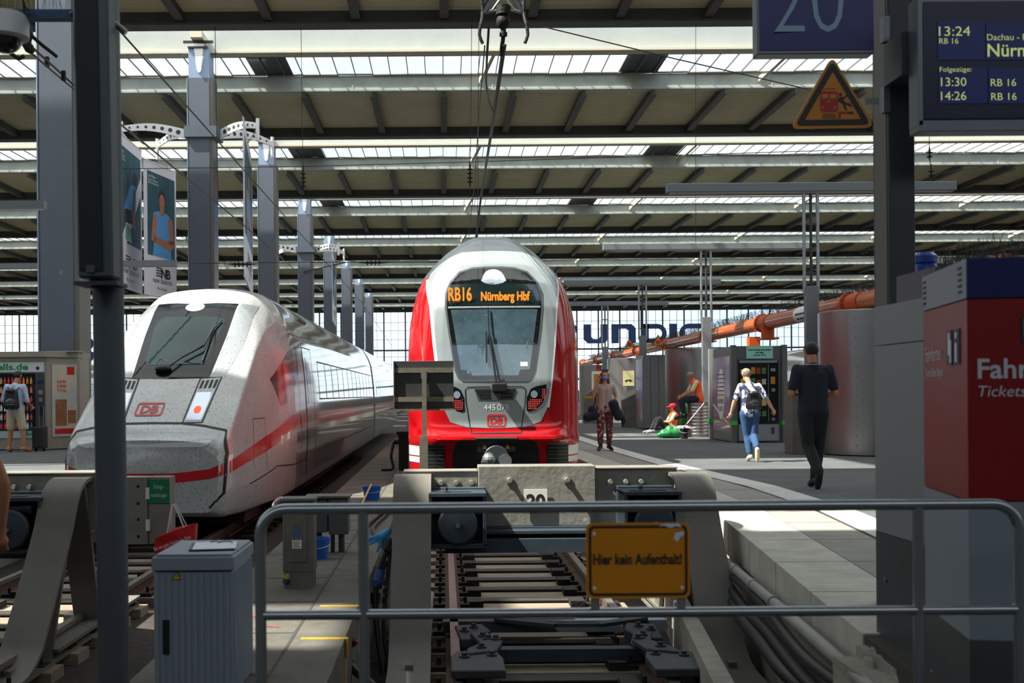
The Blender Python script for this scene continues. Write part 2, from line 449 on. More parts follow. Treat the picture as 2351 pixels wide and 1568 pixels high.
# the platform: wall, edge slabs, paving, white guiding strip, asphalt
struct(band(.06, .5, -1.06, -.27).build('wall_platform', M['concrete']))
mb = MB(); y = 5.62
ys = []
while y < 60:
    ys.append(y); y += 1.2
for y in ys:
    e = y + 1.18
    for (o0, o1, m_) in ((0, .52, 0), (.53, 1.02, 1)):
        q = [(ex(y) + o0, y), (ex(y) + o1, y), (ex(e) + o1, e), (ex(e) + o0, e)]
        mb.mat(m_).add([(x, yy, -.27) for x, yy in q] + [(x, yy, 0) for x, yy in q], [(3, 2, 1, 0), (4, 5, 6, 7), (0, 1, 5, 4), (1, 2, 6, 5), (2, 3, 7, 6), (3, 0, 4, 7)])
    if y > 3.5:
        q = [(ex(y) + .53, y), (ex(y) + 1.02, y)]
struct(mb.build('floor', [M['edge_slab'], M['slab']]))
struct(band(0.01, 1.1, -.27, -.012).build('trim_90', M['joint']))
struct(band(1.03, 1.06, -.2, -.001).build('trim_91', M['joint']))
struct(band(1.06, 1.42, -.2, .004).build('trim_92', M['tactile']))
mb = MB(); pr = None
for y in YS:
    q = ((ex(y) + 1.42, y, 0), (14.2, y, 0))
    if pr: mb.add([pr[0], pr[1], q[1], q[0]], [(0, 1, 2, 3)])
    pr = q
mb.box(14.0, 14.2, 3.4, 168, -1.06, -.002)
struct(mb.build('floor', M['asphalt']))
mb = MB(); mb.box(-15.5, -6.0, 3.4, YW, -1.06, 0); struct(mb.build('floor', M['asphalt']))
mb = MB(); mb.box(-6.02, -5.8, 3.4, YW, -.25, .003); mb.box(-6.0, -5.9, 3.4, YW, -1.06, -.25); struct(mb.build('trim_93', M['concrete']))
mb = MB(); mb.box(19.8, 28, 3.4, YW, -1.06, 0); struct(mb.build('floor', M['asphalt']))
# service walkway between the two tracks, with slab joints and painted marks
mb = MB()
mb.box(-1.78, -.66, 3.4, 42, -1.06, -.4); struct(mb.build('floor', M['walk']))
mb = MB()
for y in [4.2 + 1.15 * i for i in range(22)]: mb.box(-1.62, -1.02, y, y + .02, -.41, -.3975)
mb.box(-1.02, -1.0, 3.4, 34, -.41, -.3975)
struct(mb.build('trim_94', M['joint']))
mb = MB()
for y in (7.45, 8.6): mb.box(-.95, -.64, y, y + .055, -.52, -.3975)
for y in (7.45, 8.6): mb.box(-.665, -.656, y, y + .06, -.75, -.40)
struct(mb.build('trim_95', M['yellow_paint']))
mb = MB()
for pts in ([(-1.5, 8.15), (-1.35, 8.28), (-1.2, 8.2), (-1.14, 8.3)], [(-1.5, 7.75), (-1.42, 7.85), (-1.3, 7.8), (-1.25, 7.9), (-1.15, 7.85)], [(-1.45, 7.2), (-1.25, 7.26)]):
    for q in offset_line(pts, .035): mb.add([(x, y, -.397) for x, y in q], [(0, 1, 2, 3)])
struct(mb.build('trim_96', M['red_paint']))
# ------------------------------------------------------------------ tracks
M['rail'] = mat('rail_steel', (140, 130, 122), .4, .6, var=(9, .3))
M['rust'] = mat('rail_rust', (96, 70, 54), .8, .1, var=(14, .4))
M['trough'] = mat('steel_trough', (64, 60, 54), .7, .2, var=(6, .3))
M['wood'] = mat('sleeper_wood', (150, 134, 114), .85, var=(4, .45), bump=(12, .5), stretch=(.5, 7, 7))
def track(name, label, xc, y0, y1, near=False):
    t = thing(name, label, 'railway track', (xc, y0, -1.06))
    for s in (-1, 1):
        m = MB(); x = xc + s * .7525
        m.mat(0).box(x - .036, x + .036, y0, y1, -.845, -.8)
        m.mat(1).box(x - .012, x + .012, y0, y1, -.94, -.845); m.box(x - .075, x + .075, y0, y1, -.965, -.935)
        m.build('rail', [M['rail'], M['rust']], t, world=True)
    y = y0 + .1; n = 0
    while y < y1 and n < 60:
        m = MB()
        if near and y < 17:
            m.mat(0).box(xc - 1.02, xc + 1.02, y, y + .30, -1.1, -.968)
            for s in (-1, 1):
                for q in (-1, 1):
                    x = xc + s * .7525 + q * .13
                    m.mat(1).box(x - .06, x + .06, y + .06, y + .24, -.968, -.93); m.cyl((x, y + .15, -.93), (x, y + .15, -.87), .018, n=6)
                x = xc + s * (.7525 - .24); m.mat(1).box(x - .07, x + .07, y + .04, y + .26, -.968, -.90)
            o = m.build('sleeper', [M['wood'], M['iron']], t, world=True)
            if y + .65 < 17:
                mm = MB(); mm.box(xc - .62, xc + .62, y + .40, y + .52, -1.06, -.955); mm.box(xc - .62, xc + .62, y + .36, y + .56, -.965, -.95)
                mm.build('steel_trough', M['trough'], t, world=True)
            y += .66
        else:
            m.box(xc - 1.25, xc + 1.25, y, y + .25, -1.1, -.972); m.build('sleeper', M['iron'], t, world=True); y += .66
        n += 1
    return t
track('railway_track', 'track with worn timber sleepers running under the red double deck train', .83, 7.4, 40, True)
track('railway_track', 'track under the white high speed train, left of the service walkway', -4.12, 6.2, 40, True)
track('railway_track', 'track beyond the right-hand platform under the distant white train', 16.9, 30, 60)
# ------------------------------------------------------------------ columns along the left platform
order = ['nearest', 'second nearest', 'third', 'fourth', 'fifth', 'sixth', 'seventh', 'farthest']
cols = []
for i in range(8):
    y = 27.6 if i == 0 else 43.95 + PER * (i - 1)
    t = thing('steel_column', '%s of the tall grey-blue box columns on the left platform' % order[i] if i else 'nearest and widest grey-blue box column, behind the drinks kiosk', 'column', (-9.75, y, 0), 0, 'columns along the left platform')
    m = MB(); m.mat(0).box(0, .79, 0, .93, 0, 13.5); m.mat(1).box(.79, .93, .04, .9, 0, 13.5)
    m.box(-.05, 0, .04, .9, 0, 13.5); m.mat(2).box(-.075, -.045, .0, .15, 0, 13.5)
    m.build('shaft', [M['column'], M['column_side'], M['column_top']], t)
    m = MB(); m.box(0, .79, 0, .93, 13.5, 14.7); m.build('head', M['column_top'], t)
    m = MB(); m.prism([(.21, 14.78), (.60, 14.78), (.50, 13.77), (.45, 13.68), (.39, 13.68), (.34, 13.77)], 1, -.07, -.003); m.prism([(.60, 14.32), (.54, 14.32), (.48, 13.95), (.51, 13.92)], 1, -.04, -.003)
    m.build('bracket', M['white'], t)
    m = MB(); m.box(-.18, .97, -.09, .0, 14.82, 14.91); m.box(.0, .75, -.13, -.04, 14.62, 14.68); m.build('crossbar', M['black'], t)
    m = MB(); m.box(.18, .63, -.5, .65, 14.91, 15.18); m.build('roof_beam', M['flange'], t)
    cols.append(t)
# ------------------------------------------------------------------ letters on the end wall
def glyph(ch, x0, x1, z0, z1, t):
    w_ = x1 - x0; c = min(w_, z1 - z0) * .22
    if ch == 'U': return [[(x0, z1), (x0, z0 + c), (x0 + c, z0), (x1 - c, z0), (x1, z0 + c), (x1, z1), (x1 - t, z1), (x1 - t, z0 + c + t * .4), (x1 - t - c * .5, z0 + t * .6), (x0 + t + c * .5, z0 + t * .6), (x0 + t, z0 + c + t * .4), (x0 + t, z1)]]
    if ch == 'N': return [[(x0, z0), (x0, z1), (x1 - c, z1), (x1, z1 - c), (x1, z0), (x1 - t, z0), (x1 - t, z1 - c - t * .3), (x1 - t - c * .6, z1 - t * .6), (x0 + t, z1 - t * .6), (x0 + t, z0)]]
    if ch == 'I': return [[(x0, z0), (x1, z0), (x1, z1), (x0, z1)]]
    h = (z1 - z0) / 2; zc = (z0 + z1) / 2
    if ch == 'D':
        o = arc2(x1 - h, zc, h, -90, 90, 10); i = arc2(x1 - h, zc, h - t * .62, 90, -90, 10)
        return [[(x0, z0)] + o[:1] + o + [(x0, z1), (x0, z1 - t * .62)] + i + [(x0, z0 + t * .62)]] + [[(x0, z0), (x0 + t, z0), (x0 + t, z1), (x0, z1)]]
    if ch == 'G':
        o = arc2(x0 + h, zc, h, 90, 270, 10); i = arc2(x0 + h, zc, h - t * .62, 270, 90, 10)
        return [[(x1, z1)] + o + [(x1, z0), (x1, z0 + t * .62)] + i + [(x1, z1 - t * .62)], [(x1 - t, z0), (x1, z0), (x1, zc), (x1 - t * 2, zc), (x1 - t * 2, zc - t * .6), (x1 - t, zc - t * .6)]]
    if ch == 'R':
        q = h / 2
        o = arc2(x1 - q, z1 - q, q, -90, 90, 8)
        return [[(x0, z0), (x0 + t, z0), (x0 + t, z1), (x0, z1)], [(x0, z1), (x0, z1 - t * .6)] + [(x1 - q, z1 - t * .6)] + [(x1 - t * .8, z1 - q)] + [(x1 - q, zc + t * .3)] + [(x0 + t, zc + t * .3), (x0 + t, zc - t * .1)] + o, [(x0 + t, zc), (x1 - t, z0), (x1, z0), (x1 - t * .5, zc + .1)]]
    if ch == 'B':
        q = h / 2
        return [[(x0, z0), (x0 + t, z0), (x0 + t, z1), (x0, z1)]] + [[(x0, zz + q), (x0, zz + q - t * .5)] + arc2(x1 - q, zz, q - t * .5, 90, -90, 8) + [(x0, zz - q + t * .5), (x0, zz - q)] + arc2(x1 - q, zz, q, -90, 90, 8) for zz in (z0 + q, z1 - q)]
YB = 167.5; sc = F / YB
for ch, a, c in (('R', 1272, 1327), ('U', 1341, 1397), ('N', 1405, 1461), ('D', 1474, 1532), ('I', 1538, 1555), ('G', 1561, 1625), ('B', 176, 216)):
    m = MB(); z0, z1 = 8.50, 11.32
    if ch == 'B': z0, z1 = 6.3, 9.98
    for pl in glyph(ch, (a - HX) / sc, (c - HX) / sc, z0, z1, 1.08): m.prism(pl, 1, YB, YB + .2)
    o = m.build('wall_letter', M['blue_letters'])
    tag(o, 'dark blue letter %s mounted high on the glazed end wall' % ch if ch != 'B' else 'dark blue letter seen between the nearest column and the left pole', 'letter', 'blue letters on the end wall' if ch != 'B' else None)
# ------------------------------------------------------------------ white high speed train
M['ice'] = mat('train_white', (186, 187, 184), .28, var=(1.2, .18), coat=.35, speck=(34, .575, (128, 130, 122)))
M['ice_side'] = mat('train_white_side', (200, 200, 197), .10, .25, var=(1.0, .06), coat=1.0)
M['ice_red'] = mat('train_red_stripe', (200, 24, 30), .25, coat=.6, var=(3, .12))
M['tblack'] = mat('gloss_black', (14, 15, 16), .08, coat=.8, speck=(60, .68, (90, 92, 92)))
M['tglass'] = mat('dark_cab_glass', (26, 40, 40), .05, coat=1.0, var=(1.5, .4))
M['ws_black'] = mat('cab_mask_black', (16, 17, 18), .15, spec=.2, speck=(60, .68, (70, 72, 72)))
M['ws_glass'] = mat('cab_windscreen', (16, 32, 32), .05, spec=.22, var=(1.5, .4))
M['seam'] = mat('seam', (12, 12, 12), .6)
M['tgrey'] = mat('train_grey', (150, 154, 155), .3, .2, coat=.5, speck=(30, .62, (96, 98, 96)))
M['lamp_glass'] = mat('lamp_glass', (190, 205, 225), .08, .5, coat=1.0)
M['red_lamp'] = mat('red_lamp', (255, 48, 16), .4, emit=5)
M['chrome'] = mat('chrome', (200, 202, 205), .2, 1.0)
M['db_red'] = mat('logo_red', (190, 40, 44), .4)
YT, XT = 15.6, -4.12
SEC = [  # distance behind the tip: bottom z, half width at bottom, widest (w, z), shoulder (w, z), brow (w, z), top z
    (0.0, -.40, .86, 1.02, .02, 1.00, .42, .80, .56, .60), (.12, -.46, .94, 1.10, .0, 1.08, .50, .90, .63, .66),
    (.35, -.50, 1.0, 1.15, .0, 1.13, .60, .92, .71, .74), (.50, -.5, 1.02, 1.17, .0, 1.13, .70, .9, .79, .82), (1.0, -.52, 1.08, 1.23, .05, 1.14, .98, .86, 1.10, 1.14),
    (1.7, -.52, 1.15, 1.31, .1, 1.14, 1.38, .80, 1.52, 1.57), (2.6, -.52, 1.22, 1.38, .2, 1.15, 1.92, .76, 2.12, 2.19),
    (3.4, -.52, 1.26, 1.41, .3, 1.17, 2.28, .76, 2.64, 2.73), (4.3, -.52, 1.3, 1.425, .4, 1.20, 2.48, .78, 2.96, 3.07),
    (5.4, -.52, 1.3, 1.425, .5, 1.24, 2.45, .84, 3.03, 3.19), (7.0, -.52, 1.3, 1.425, .5, 1.28, 2.36, .88, 3.02, 3.20), (28.4, -.52, 1.3, 1.425, .5, 1.28, 2.36, .88, 3.02, 3.20)]
def sec_at(u):
    for a, b in zip(SEC, SEC[1:]):
        if u <= b[0]:
            t = (u - a[0]) / (b[0] - a[0]); return [p + (q - p) * t for p, q in zip(a, b)]
    return list(SEC[-1])
def sec_pts(s):
    u, zb, wb, wm, zm, wc, zc, wt, zt, zp = s
    ctl = [(wb, zb), (wb + .08, zb + .04), (wm - .02, zm * .5 + zb * .5), (wm, zm), (wm * .55 + wc * .45 + .02, zm * .45 + zc * .55), (wc + .015, zc - .10), (wc - .02, zc + .04), (wt * .4 + wc * .6, zt * .55 + zc * .45), (wt, zt), (wt * .55, zp * .75 + zt * .25), (0, zp)]
    out = []
    for i in range(len(ctl) - 1):
        a, b, c, d = ctl[max(i - 1, 0)], ctl[i], ctl[i + 1], ctl[min(i + 2, len(ctl) - 1)]
        for k in range(3):
            t = k / 3; out.append(tuple(.5 * (2 * b[j] + (c[j] - a[j]) * t + (2 * a[j] - 5 * b[j] + 4 * c[j] - d[j]) * t * t + (3 * b[j] - a[j] - 3 * c[j] + d[j]) * t ** 3) for j in (0, 1)))
    out.append(ctl[-1]); return out
def coach_mesh(us, mats_split=99, y_off=0.0, cap=True):
    mb = MB(); rows = []
    for u in us:
        h = sec_pts(sec_at(u)); ring = [(-x, z) for x, z in h] + [(x, z) for x, z in h[::-1][1:]]
        rows.append([(x, u + y_off, z) for x, z in ring])
    n = len(rows[0])
    for i in range(len(rows) - 1):
        mb.mat(0 if us[i] < mats_split else 1)
        for j in range(n - 1): mb.add([rows[i][j], rows[i][j + 1], rows[i + 1][j + 1], rows[i + 1][j]], [(0, 1, 2, 3)])
        mb.add([rows[i][0], rows[i][-1], rows[i + 1][-1], rows[i + 1][0]], [(0, 1, 2, 3)])
    mb.mat(0).add(rows[0], [list(range(n))]); mb.mat(1).add(rows[-1], [list(range(n))])
    bm = bmesh.new(); vv = [bm.verts.new(p) for p in mb.v]
    for f, mi in zip(mb.f, mb.m):
        try: bm.faces.new([vv[i] for i in f]).material_index = mi
        except ValueError: pass
    bmesh.ops.remove_doubles(bm, verts=bm.verts, dist=1e-4); bm.verts.index_update()
    o = MB(); o.v = [v.co.copy() for v in bm.verts]; o.f = [[v.index for v in f.verts] for f in bm.faces]; o.m = [f.material_index for f in bm.faces]
    bm.free(); return o
ice = thing('high_speed_train', 'white high speed train with dirt-speckled nose and red stripe beside the service walkway', 'train', (XT, YT, -.8))
ice.location = (XT, YT, 0)
us = [.0, .04, .12, .22, .35, .42, .5] + [.5 + .2 * i for i in range(1, 33)] + [8, 10, 13, 16, 20, 24, 28.4]
bd = coach_mesh(us, 5.3)
bd.build('body', [M['ice'], M['ice_side']], ice, smooth=50)
bvh = BVHTree.FromPolygons([tuple(v) for v in bd.v], bd.f)
ORG = Vector((XT, YT, 0))
def hit(px, py, bv=None, org=None):
    """local point of the surface seen at that photo pixel"""
    bv = bv or bvh; org = org or ORG
    o = Vector((0, 0, CZ)); d = (P(px, py, 10) - o).normalized()
    h = bv.ray_cast(o - org, d)
    return h[0] if h[0] is not None else None
def mir(pts): return pts + [(-x, z) for x, z in pts[::-1]]
def xz(pl, **k): return [(h.x, h.z) for h in (hit(px, py, **k) for px, py in pl) if h is not None]
def yz(pl, **k): return [(h.y, h.z) for h in (hit(px, py, **k) for px, py in pl) if h is not None]
FW, SD = (0, 1, 0), (-1, 0, 0)
def front(name, pl, m, off=.004, parent=None, bv=None, ml=.07):
    return project(MB(), [[(x, -6, z) for x, z in p] for p in pl], bv or bvh, FW, off, ml).build(name, m, parent or ice, smooth=40)
def side(name, pl, m, off=.004, parent=None, bv=None, ml=.3, sx=1):
    return project(MB(), [[(6 * sx, y, z) for y, z in p] for p in pl], bv or bvh, (-sx, 0, 0), off, ml).build(name, m, parent or ice, smooth=40)
wsr = xz([(430, 699), (500, 696), (548, 698), (520, 772), (496, 830), (480, 868), (400, 870)])
front('windscreen_surround', [mir([(0, wsr[0][1])] + wsr[1:-1] + [(0, wsr[-1][1])])], M['ws_black'])
gr = xz([(500, 728), (518, 735), (478, 825), (466, 838)])
ws = front('windscreen', [mir([(0, gr[0][1] + .01)] + gr + [(0, gr[-1][1])])], M['ws_glass'], .007)
top = xz([(424, 706)])[0][1]
front('head_lamp', [[(.16 * math.cos(a * PI / 8), top + .08 * math.sin(a * PI / 8)) for a in range(16)]], M['lamp_glass'], .008, ws)
gs = xz([(556, 697), (596, 704), (560, 790), (513, 870), (486, 868), (502, 830), (526, 772)])
front('grey_brow', [gs], M['tgrey'], .003); front('grey_brow', [[(-x, z) for x, z in gs]], M['tgrey'], .003)
for s in (1, -1):
    q = xz([(461, 869), (509, 866), (464, 970), (419, 971)])
    q = [(s * x, z) for x, z in q]
    lu = front('light_unit', [q], M['ice'], .005)
    front('bezel', [p for p in offset_line(q + [q[0]], .022)], M['seam'], .007, lu)
    def li(u, v):
        a = [q[0][i] + (q[1][i] - q[0][i]) * u for i in (0, 1)]; b = [q[3][i] + (q[2][i] - q[3][i]) * u for i in (0, 1)]
        return tuple(a[i] + (b[i] - a[i]) * v for i in (0, 1))
    front('lamp_cover', [[li(.1, .34), li(.9, .34), li(.9, .95), li(.1, .95)]], M['lamp_glass'], .008, lu)
    front('air_slots', [[li(a, .06), li(a + .13, .06), li(a + .13, .25), li(a, .25)] for a in (.12, .34, .56, .78)], M['seam'], .008, lu)
    c = li(.5, .73)
    front('tail_lamp', [[(c[0] + .052 * math.cos(a * PI / 8), c[1] + .052 * math.sin(a * PI / 8)) for a in range(16)]], M['red_lamp'], .012, lu)
sl = xz([(300, 972), (418, 972), (470, 978), (520, 988)])
sm = [p for p in offset_line([(-x, z) for x, z in sl[:0:-1]] + [(0, sl[0][1])] + sl[1:], .026)]
dn = xz([(520, 988), (521, 1040), (517, 1090)]); zl = dn[-1][1]
for s in (1, -1):
    pts = [(s * x, z) for x, z in dn] + [(s * (dn[-1][0] - .02), zl - .25), (s * (dn[-1][0] - .2), zl - .45)]
    sm += offset_line(pts, .03)
front('coupler_flap_seam', sm, M['seam'], .005)
# lip that casts the shelf line across the coupler flap
front('flap_shelf', [mir([(0, .50), (.8, .50), (.92, .56), (.92, .585), (0, .545)])], M['white'], .006)
def logo(mb, cx, cz, w_, h_, t):
    pl = []
    o = rrect(cx - w_ / 2, cx + w_ / 2, cz - h_ / 2, cz + h_ / 2, h_ * .2); i = rrect(cx - w_ / 2 + t, cx + w_ / 2 - t, cz - h_ / 2 + t, cz + h_ / 2 - t, h_ * .12)
    pl = [[o[k], o[(k + 1) % len(o)], i[(k + 1) % len(o)], i[k]] for k in range(len(o))]
    return pl
def logo_letters(cx, cz, h_, w_):
    vs, fs = textmesh('DB', 1.0, bold=.045)
    x0, x1 = min(v.x for v in vs), max(v.x for v in vs); z0, z1 = min(v.y for v in vs), max(v.y for v in vs)
    return [[(cx + ((vs[i].x - x0) / (x1 - x0) - .5) * w_, cz + ((vs[i].y - z0) / (z1 - z0) - .5) * h_) for i in f] for f in fs]
lc = hit(344, 940)
front('logo', logo(None, lc.x, lc.z, .40, .19, .024) + logo_letters(lc.x, lc.z, .115, .26), M['db_red'], .006, ml=.05)
# stripe along the side and down round the nose
tp = [(690, 950), (670, 953), (643, 978), (606, 1004), (566, 1032), (534, 1055)]; bt = [(690, 984), (664, 990), (637, 1017), (603, 1041), (566, 1062), (534, 1082)]
T, B = yz(tp), yz(bt); n = min(len(T), len(B))
zt_, zb_ = T[0][1], B[0][1]
pl = [[T[i], T[i + 1], B[i + 1], B[i]] for i in range(n - 1)] + [[(y, zt_), (y, zb_), (y + 1.0, zb_), (y + 1.0, zt_)] for y in [T[0][0] + i for i in range(int(28 - T[0][0]))]]
side('red_stripe', pl, M['ice_red'], .004, ml=.25)
side('red_stripe', pl, M['ice_red'], .004, ml=.25, sx=-1)
q = xz([(531, 1057), (480, 1077), (400, 1087), (400, 1109), (480, 1100), (531, 1084)])
front('red_stripe', [mir([(0, q[2][1]), q[2], q[1], q[0]])[:4] + [q[5], q[4], q[3], (0, q[3][1])], [(-x, z) for x, z in [(0, q[2][1]), q[2], q[1], q[0], q[5], q[4], q[3], (0, q[3][1])]]], M['ice_red'], .004)
# side windows, doors, skirts
cw = yz([(620, 870), (646, 933), (670, 914), (684, 860), (681, 796), (661, 807)])
for sx in (1, -1):
    side('cab_side_window', [cw], M['tblack'], .005, sx=sx)
    wb = side('window_band', [[(a, 1.12), (a + 1.38, 1.12), (a + 1.38, 1.93), (a, 1.93)] for a in [9.4 + 1.55 * i for i in range(12)]], M['tglass'], .004, sx=sx)
    side('window_frames', [p for i in range(12) for p in offset_line([(9.4 + 1.55 * i, 1.12), (10.78 + 1.55 * i, 1.12), (10.78 + 1.55 * i, 1.93), (9.4 + 1.55 * i, 1.93), (9.4 + 1.55 * i, 1.12)], .03)], M['seam'], .007, wb, sx=sx)
    dr = side('door', [[(6.9, -.35), (8.25, -.35), (8.25, 2.15), (6.9, 2.15)]], M['ice_side'], .006, sx=sx)
    side('door_window', [[(7.2, 1.05), (7.95, 1.05), (7.95, 1.95), (7.2, 1.95)]], M['tglass'], .01, dr, sx=sx)
    side('door_seam', [p for p in offset_line([(6.9, -.35), (6.9, 2.15), (8.25, 2.15), (8.25, -.35)], .035)] + offset_line([(5.9, -.45), (5.92, 1.0), (6.0, 2.6)], .025), M['seam'], .01, dr, sx=sx)
    side('skirt_seam', offset_line([(1.2, -.1), (3.0, .05), (5.0, -.05), (6.8, -.05)], .02) + offset_line([(8.3, .02), (28, .02)], .02) + offset_line([(1.4, .15), (1.6, .85), (2.3, .85), (2.2, .1)], .014), M['seam'], .005, sx=sx)
m = MB()
m.box(-1.1, 1.1, 1.6, 28, -.72, -.45)
for y in (3.2, 5.6, 23.5, 26):
    for s in (-1, 1): m.cyl((s * .70, y, -.36), (s * .82, y, -.36), .43, n=20)
m.build('bogies', M['iron'], ice)
for x in (1.30, -1.30): m = MB(); m.ball((x, 3.6, -.62), (.10, .62, .13)); m.build('wheel_fairing', M['chrome'], ice, smooth=60)
bk = coach_mesh([6.99, 28.4, 28.4001], 0, 22.35)
bk.build('coach', [M['ice_side'], M['ice_side']], ice, smooth=50)
bv2 = BVHTree.FromPolygons([tuple(v) for v in bk.v], bk.f)
side('red_stripe', [[(y, zt_), (y, zb_), (y + 2, zb_), (y + 2, zt_)] for y in range(30, 50, 2)], M['ice_red'], .004, bv=bv2)
side('window_band', [[(a, 1.12), (a + 1.38, 1.12), (a + 1.38, 1.93), (a, 1.93)] for a in [31 + 1.55 * i for i in range(11)]], M['tglass'], .004, bv=bv2)
gp = coach_mesh([27, 27.5, 27.9], 0, 0); gp.v = [Vector((p.x * .965, p.y + 1.4, p.z * .975)) for p in gp.v]
gp.build('gangway_bellows', M['dsteel'], ice)
# wiper
wa = [hit(386, 850), hit(420, 826), hit(470, 800), hit(492, 758), hit(490, 775)]
m = MB(); off = Vector((0, -.06, .04))
m.tube([wa[0] + off, wa[1] + off, wa[2] + off, wa[3] + off], .016, 6); m.tube([wa[1] + off * .8, wa[2] + off * 1.3, wa[3] + off], .008, 6)
wp = m.build('wiper', M['black'], ice)
m = MB(); m.tube([hit(466, 832) + off * .5, wa[3] + off * .6, hit(511, 738) + off * .5], .013, 5); m.build('blade', M['black'], wp)
m = MB(); m.ball(hit(376, 850) + off * .5, (.13, .08, .06)); m.tube([hit(362, 842) + off, hit(370, 830) + off, hit(388, 836) + off], .008, 5); m.build('wiper_motor', M['black'], wp)
m = MB(); m.box(1.0, 1.12, 8.3, 9.4, 2.76, 2.8); m.build('door_drip_rail', M['dsteel'], ice)
ice2 = dup(ice, (17.2, 44.0, 0), 0, 'white high speed train standing beyond the right-hand platform, behind the snack machine')
ice3 = dup(ice, (-21.5, 52.0, 0), 0, 'pale train roof far off behind the drinks kiosk on the left')

# ------------------------------------------------------------------ red double deck train
M['dd_red'] = mat('train_red', (172, 10, 16), .16, coat=.45, var=(1.2, .1), speck=(34, .68, (170, 60, 50)))
M['dd_grey'] = mat('train_silver', (158, 166, 165), .3, .35, coat=.6, var=(1.3, .1), speck=(40, .70, (225, 225, 222)))
M['dd_dark'] = mat('roof_grey', (70, 75, 80), .4, coat=.3)
M['dd_white'] = mat('band_white', (226, 222, 214), .4, speck=(20, .68, (160, 150, 136)))
M['dd_glass'] = mat('windscreen_glass', (84, 108, 118), .04, .35, coat=1.0, speck=(60, .69, (216, 222, 222)), var=(1.6, .45))
M['dd_black'] = mat('windscreen_black', (16, 17, 18), .12, coat=.9, speck=(70, .69, (190, 190, 186)))
M['led'] = mat('led_orange', (255, 120, 24), .5, emit=1.7)
M['led_red'] = mat('led_red', (255, 80, 70), .5, emit=1.3)
XD, YD = .825, 18.0
WZ = [(-.78, 1.34), (-.4, 1.37), (0, 1.395), (1.0, 1.405), (1.9, 1.40), (2.3, 1.375), (2.6, 1.33), (2.9, 1.25), (3.18, 1.13), (3.40, .96), (3.62, .76), (3.77, .57), (3.85, .42)]
LE = [(-.78, .10), (0, .06), (.30, .0), (.44, -.10), (.52, -.12), (.60, -.03), (.75, 0), (1.4, 0), (2.0, .09), (2.6, .22), (3.0, .36), (3.3, .55), (3.60, .85), (3.85, 1.30)]
def lerp(t, z):
    for a, b in zip(t, t[1:]):
        if z <= b[0]: return a[1] + (b[1] - a[1]) * max(0, z - a[0]) / (b[0] - a[0])
    return t[-1][1]
zs = [-.78 + .07 * i for i in range(67)]; zs = [z for z in zs if z < 3.84] + [3.85]
A = [-1, -.985, -.96, -.93, -.89, -.84, -.78, -.7, -.6, -.5, -.4, -.3, -.2, -.1]; A = A + [0] + [-a for a in A[::-1]]
mb = MB(); rows = []
for z in zs:
    w_, l_ = lerp(WZ, z), lerp(LE, z)
    fr = [(a * w_, l_ + .10 * a * a + .70 * abs(a) ** 8, z) for a in A]
    rows.append([(-w_, 26, z), (-w_, l_ + 1.6, z), (-w_ - .0, l_ + 1.1, z)] + fr + [(w_, l_ + 1.1, z), (w_, l_ + 1.6, z), (w_, 26, z)])
n = len(rows[0]); vs = [p for r in rows for p in r]
mb.v = [Vector(p) for p in vs]
for i in range(len(rows) - 1):
    for j in range(n - 1):
        mb.f.append([i * n + j, i * n + j + 1, (i + 1) * n + j + 1, (i + 1) * n + j]); mb.m.append(1 if zs[i] > 3.10 else 0 if zs[i] > -.2 else 2)
t0 = (len(rows) - 1) * n; mb.f.append([t0 + j for j in range(n)]); mb.m.append(1)
mb.f.append([j for j in range(n)][::-1]); mb.m.append(2)
mb.f.append([i * n for i in range(len(rows))] + [i * n + n - 1 for i in range(len(rows))][::-1]); mb.m.append(0)
dd = thing('double_deck_train', 'red double deck regional train with grey nose standing behind the buffer stop', 'train', (XD, YD, 0))
mb.build('body', [M['dd_red'], M['dd_dark'], M['dsteel']], dd, smooth=38)
bvd = BVHTree.FromPolygons([tuple(v) for v in mb.v], mb.f); OD = Vector((XD, YD, 0)); K = dict(bv=bvd, org=OD)
def fd(name, pl, m, off=.004, parent=None, ml=.07): return front(name, pl, m, off, parent or dd, bvd, ml)
def half(pl):
    q = xz(pl, **K); return mir([(0, q[0][1])] + q + [(0, q[-1][1])])
nm = xz([(1276, 700), (1272, 790), (1264, 880), (1257, 935), (1242, 968), (1205, 980), (1150, 983)], **K)
nm = mir([(0, 3.56), (.25, 3.555), (.50, 3.54), (.70, 3.46), (.88, 3.34), (1.02, 3.20), (1.06, 3.05), (1.05, 2.85)] + nm + [(0, nm[-1][1])])
fd('nose_mask', [nm], M['dd_grey'], .004, ml=.05)
q = [(1.07, 3.1), (1.06, 2.85)] + xz([(1278, 700), (1274, 790), (1266, 880), (1259, 935), (1243, 970), (1206, 983)], **K)
fd('border_line', offset_line(q[:6], .028), M['white'], .006); fd('border_line', offset_line([(-x, z) for x, z in q[:6]], .05), M['white'], .006)
bl = half([(1150, 614), (1180, 616), (1210, 625), (1232, 648), (1244, 674), (1245, 705), (1240, 760), (1228, 850), (1222, 866), (1212, 873), (1150, 874)])
fd('windscreen_surround', [bl], M['dd_black'], .008)
fd('windscreen_trim', offset_line(bl + [bl[0]], .03), M['dd_dark'], .010)
gq = half([(1150, 710), (1234, 710), (1216, 848), (1194, 849), (1190, 862), (1150, 862)])
sc_ = fd('windscreen', [gq], M['dd_glass'], .011)
zz = xz([(1150, 703), (1150, 707)], **K)
fd('divider', [[(-.74, zz[0][1]), (.74, zz[0][1]), (.74, zz[1][1]), (-.74, zz[1][1])]], M['tgrey'], .012)
up = xz([(1150, 655), (1150, 701), (1236, 701), (1236, 662)], **K)
fd('display_window', [half([(1150, 650), (1225, 655), (1236, 672), (1238, 701), (1150, 701)])], M['tglass'], .011)
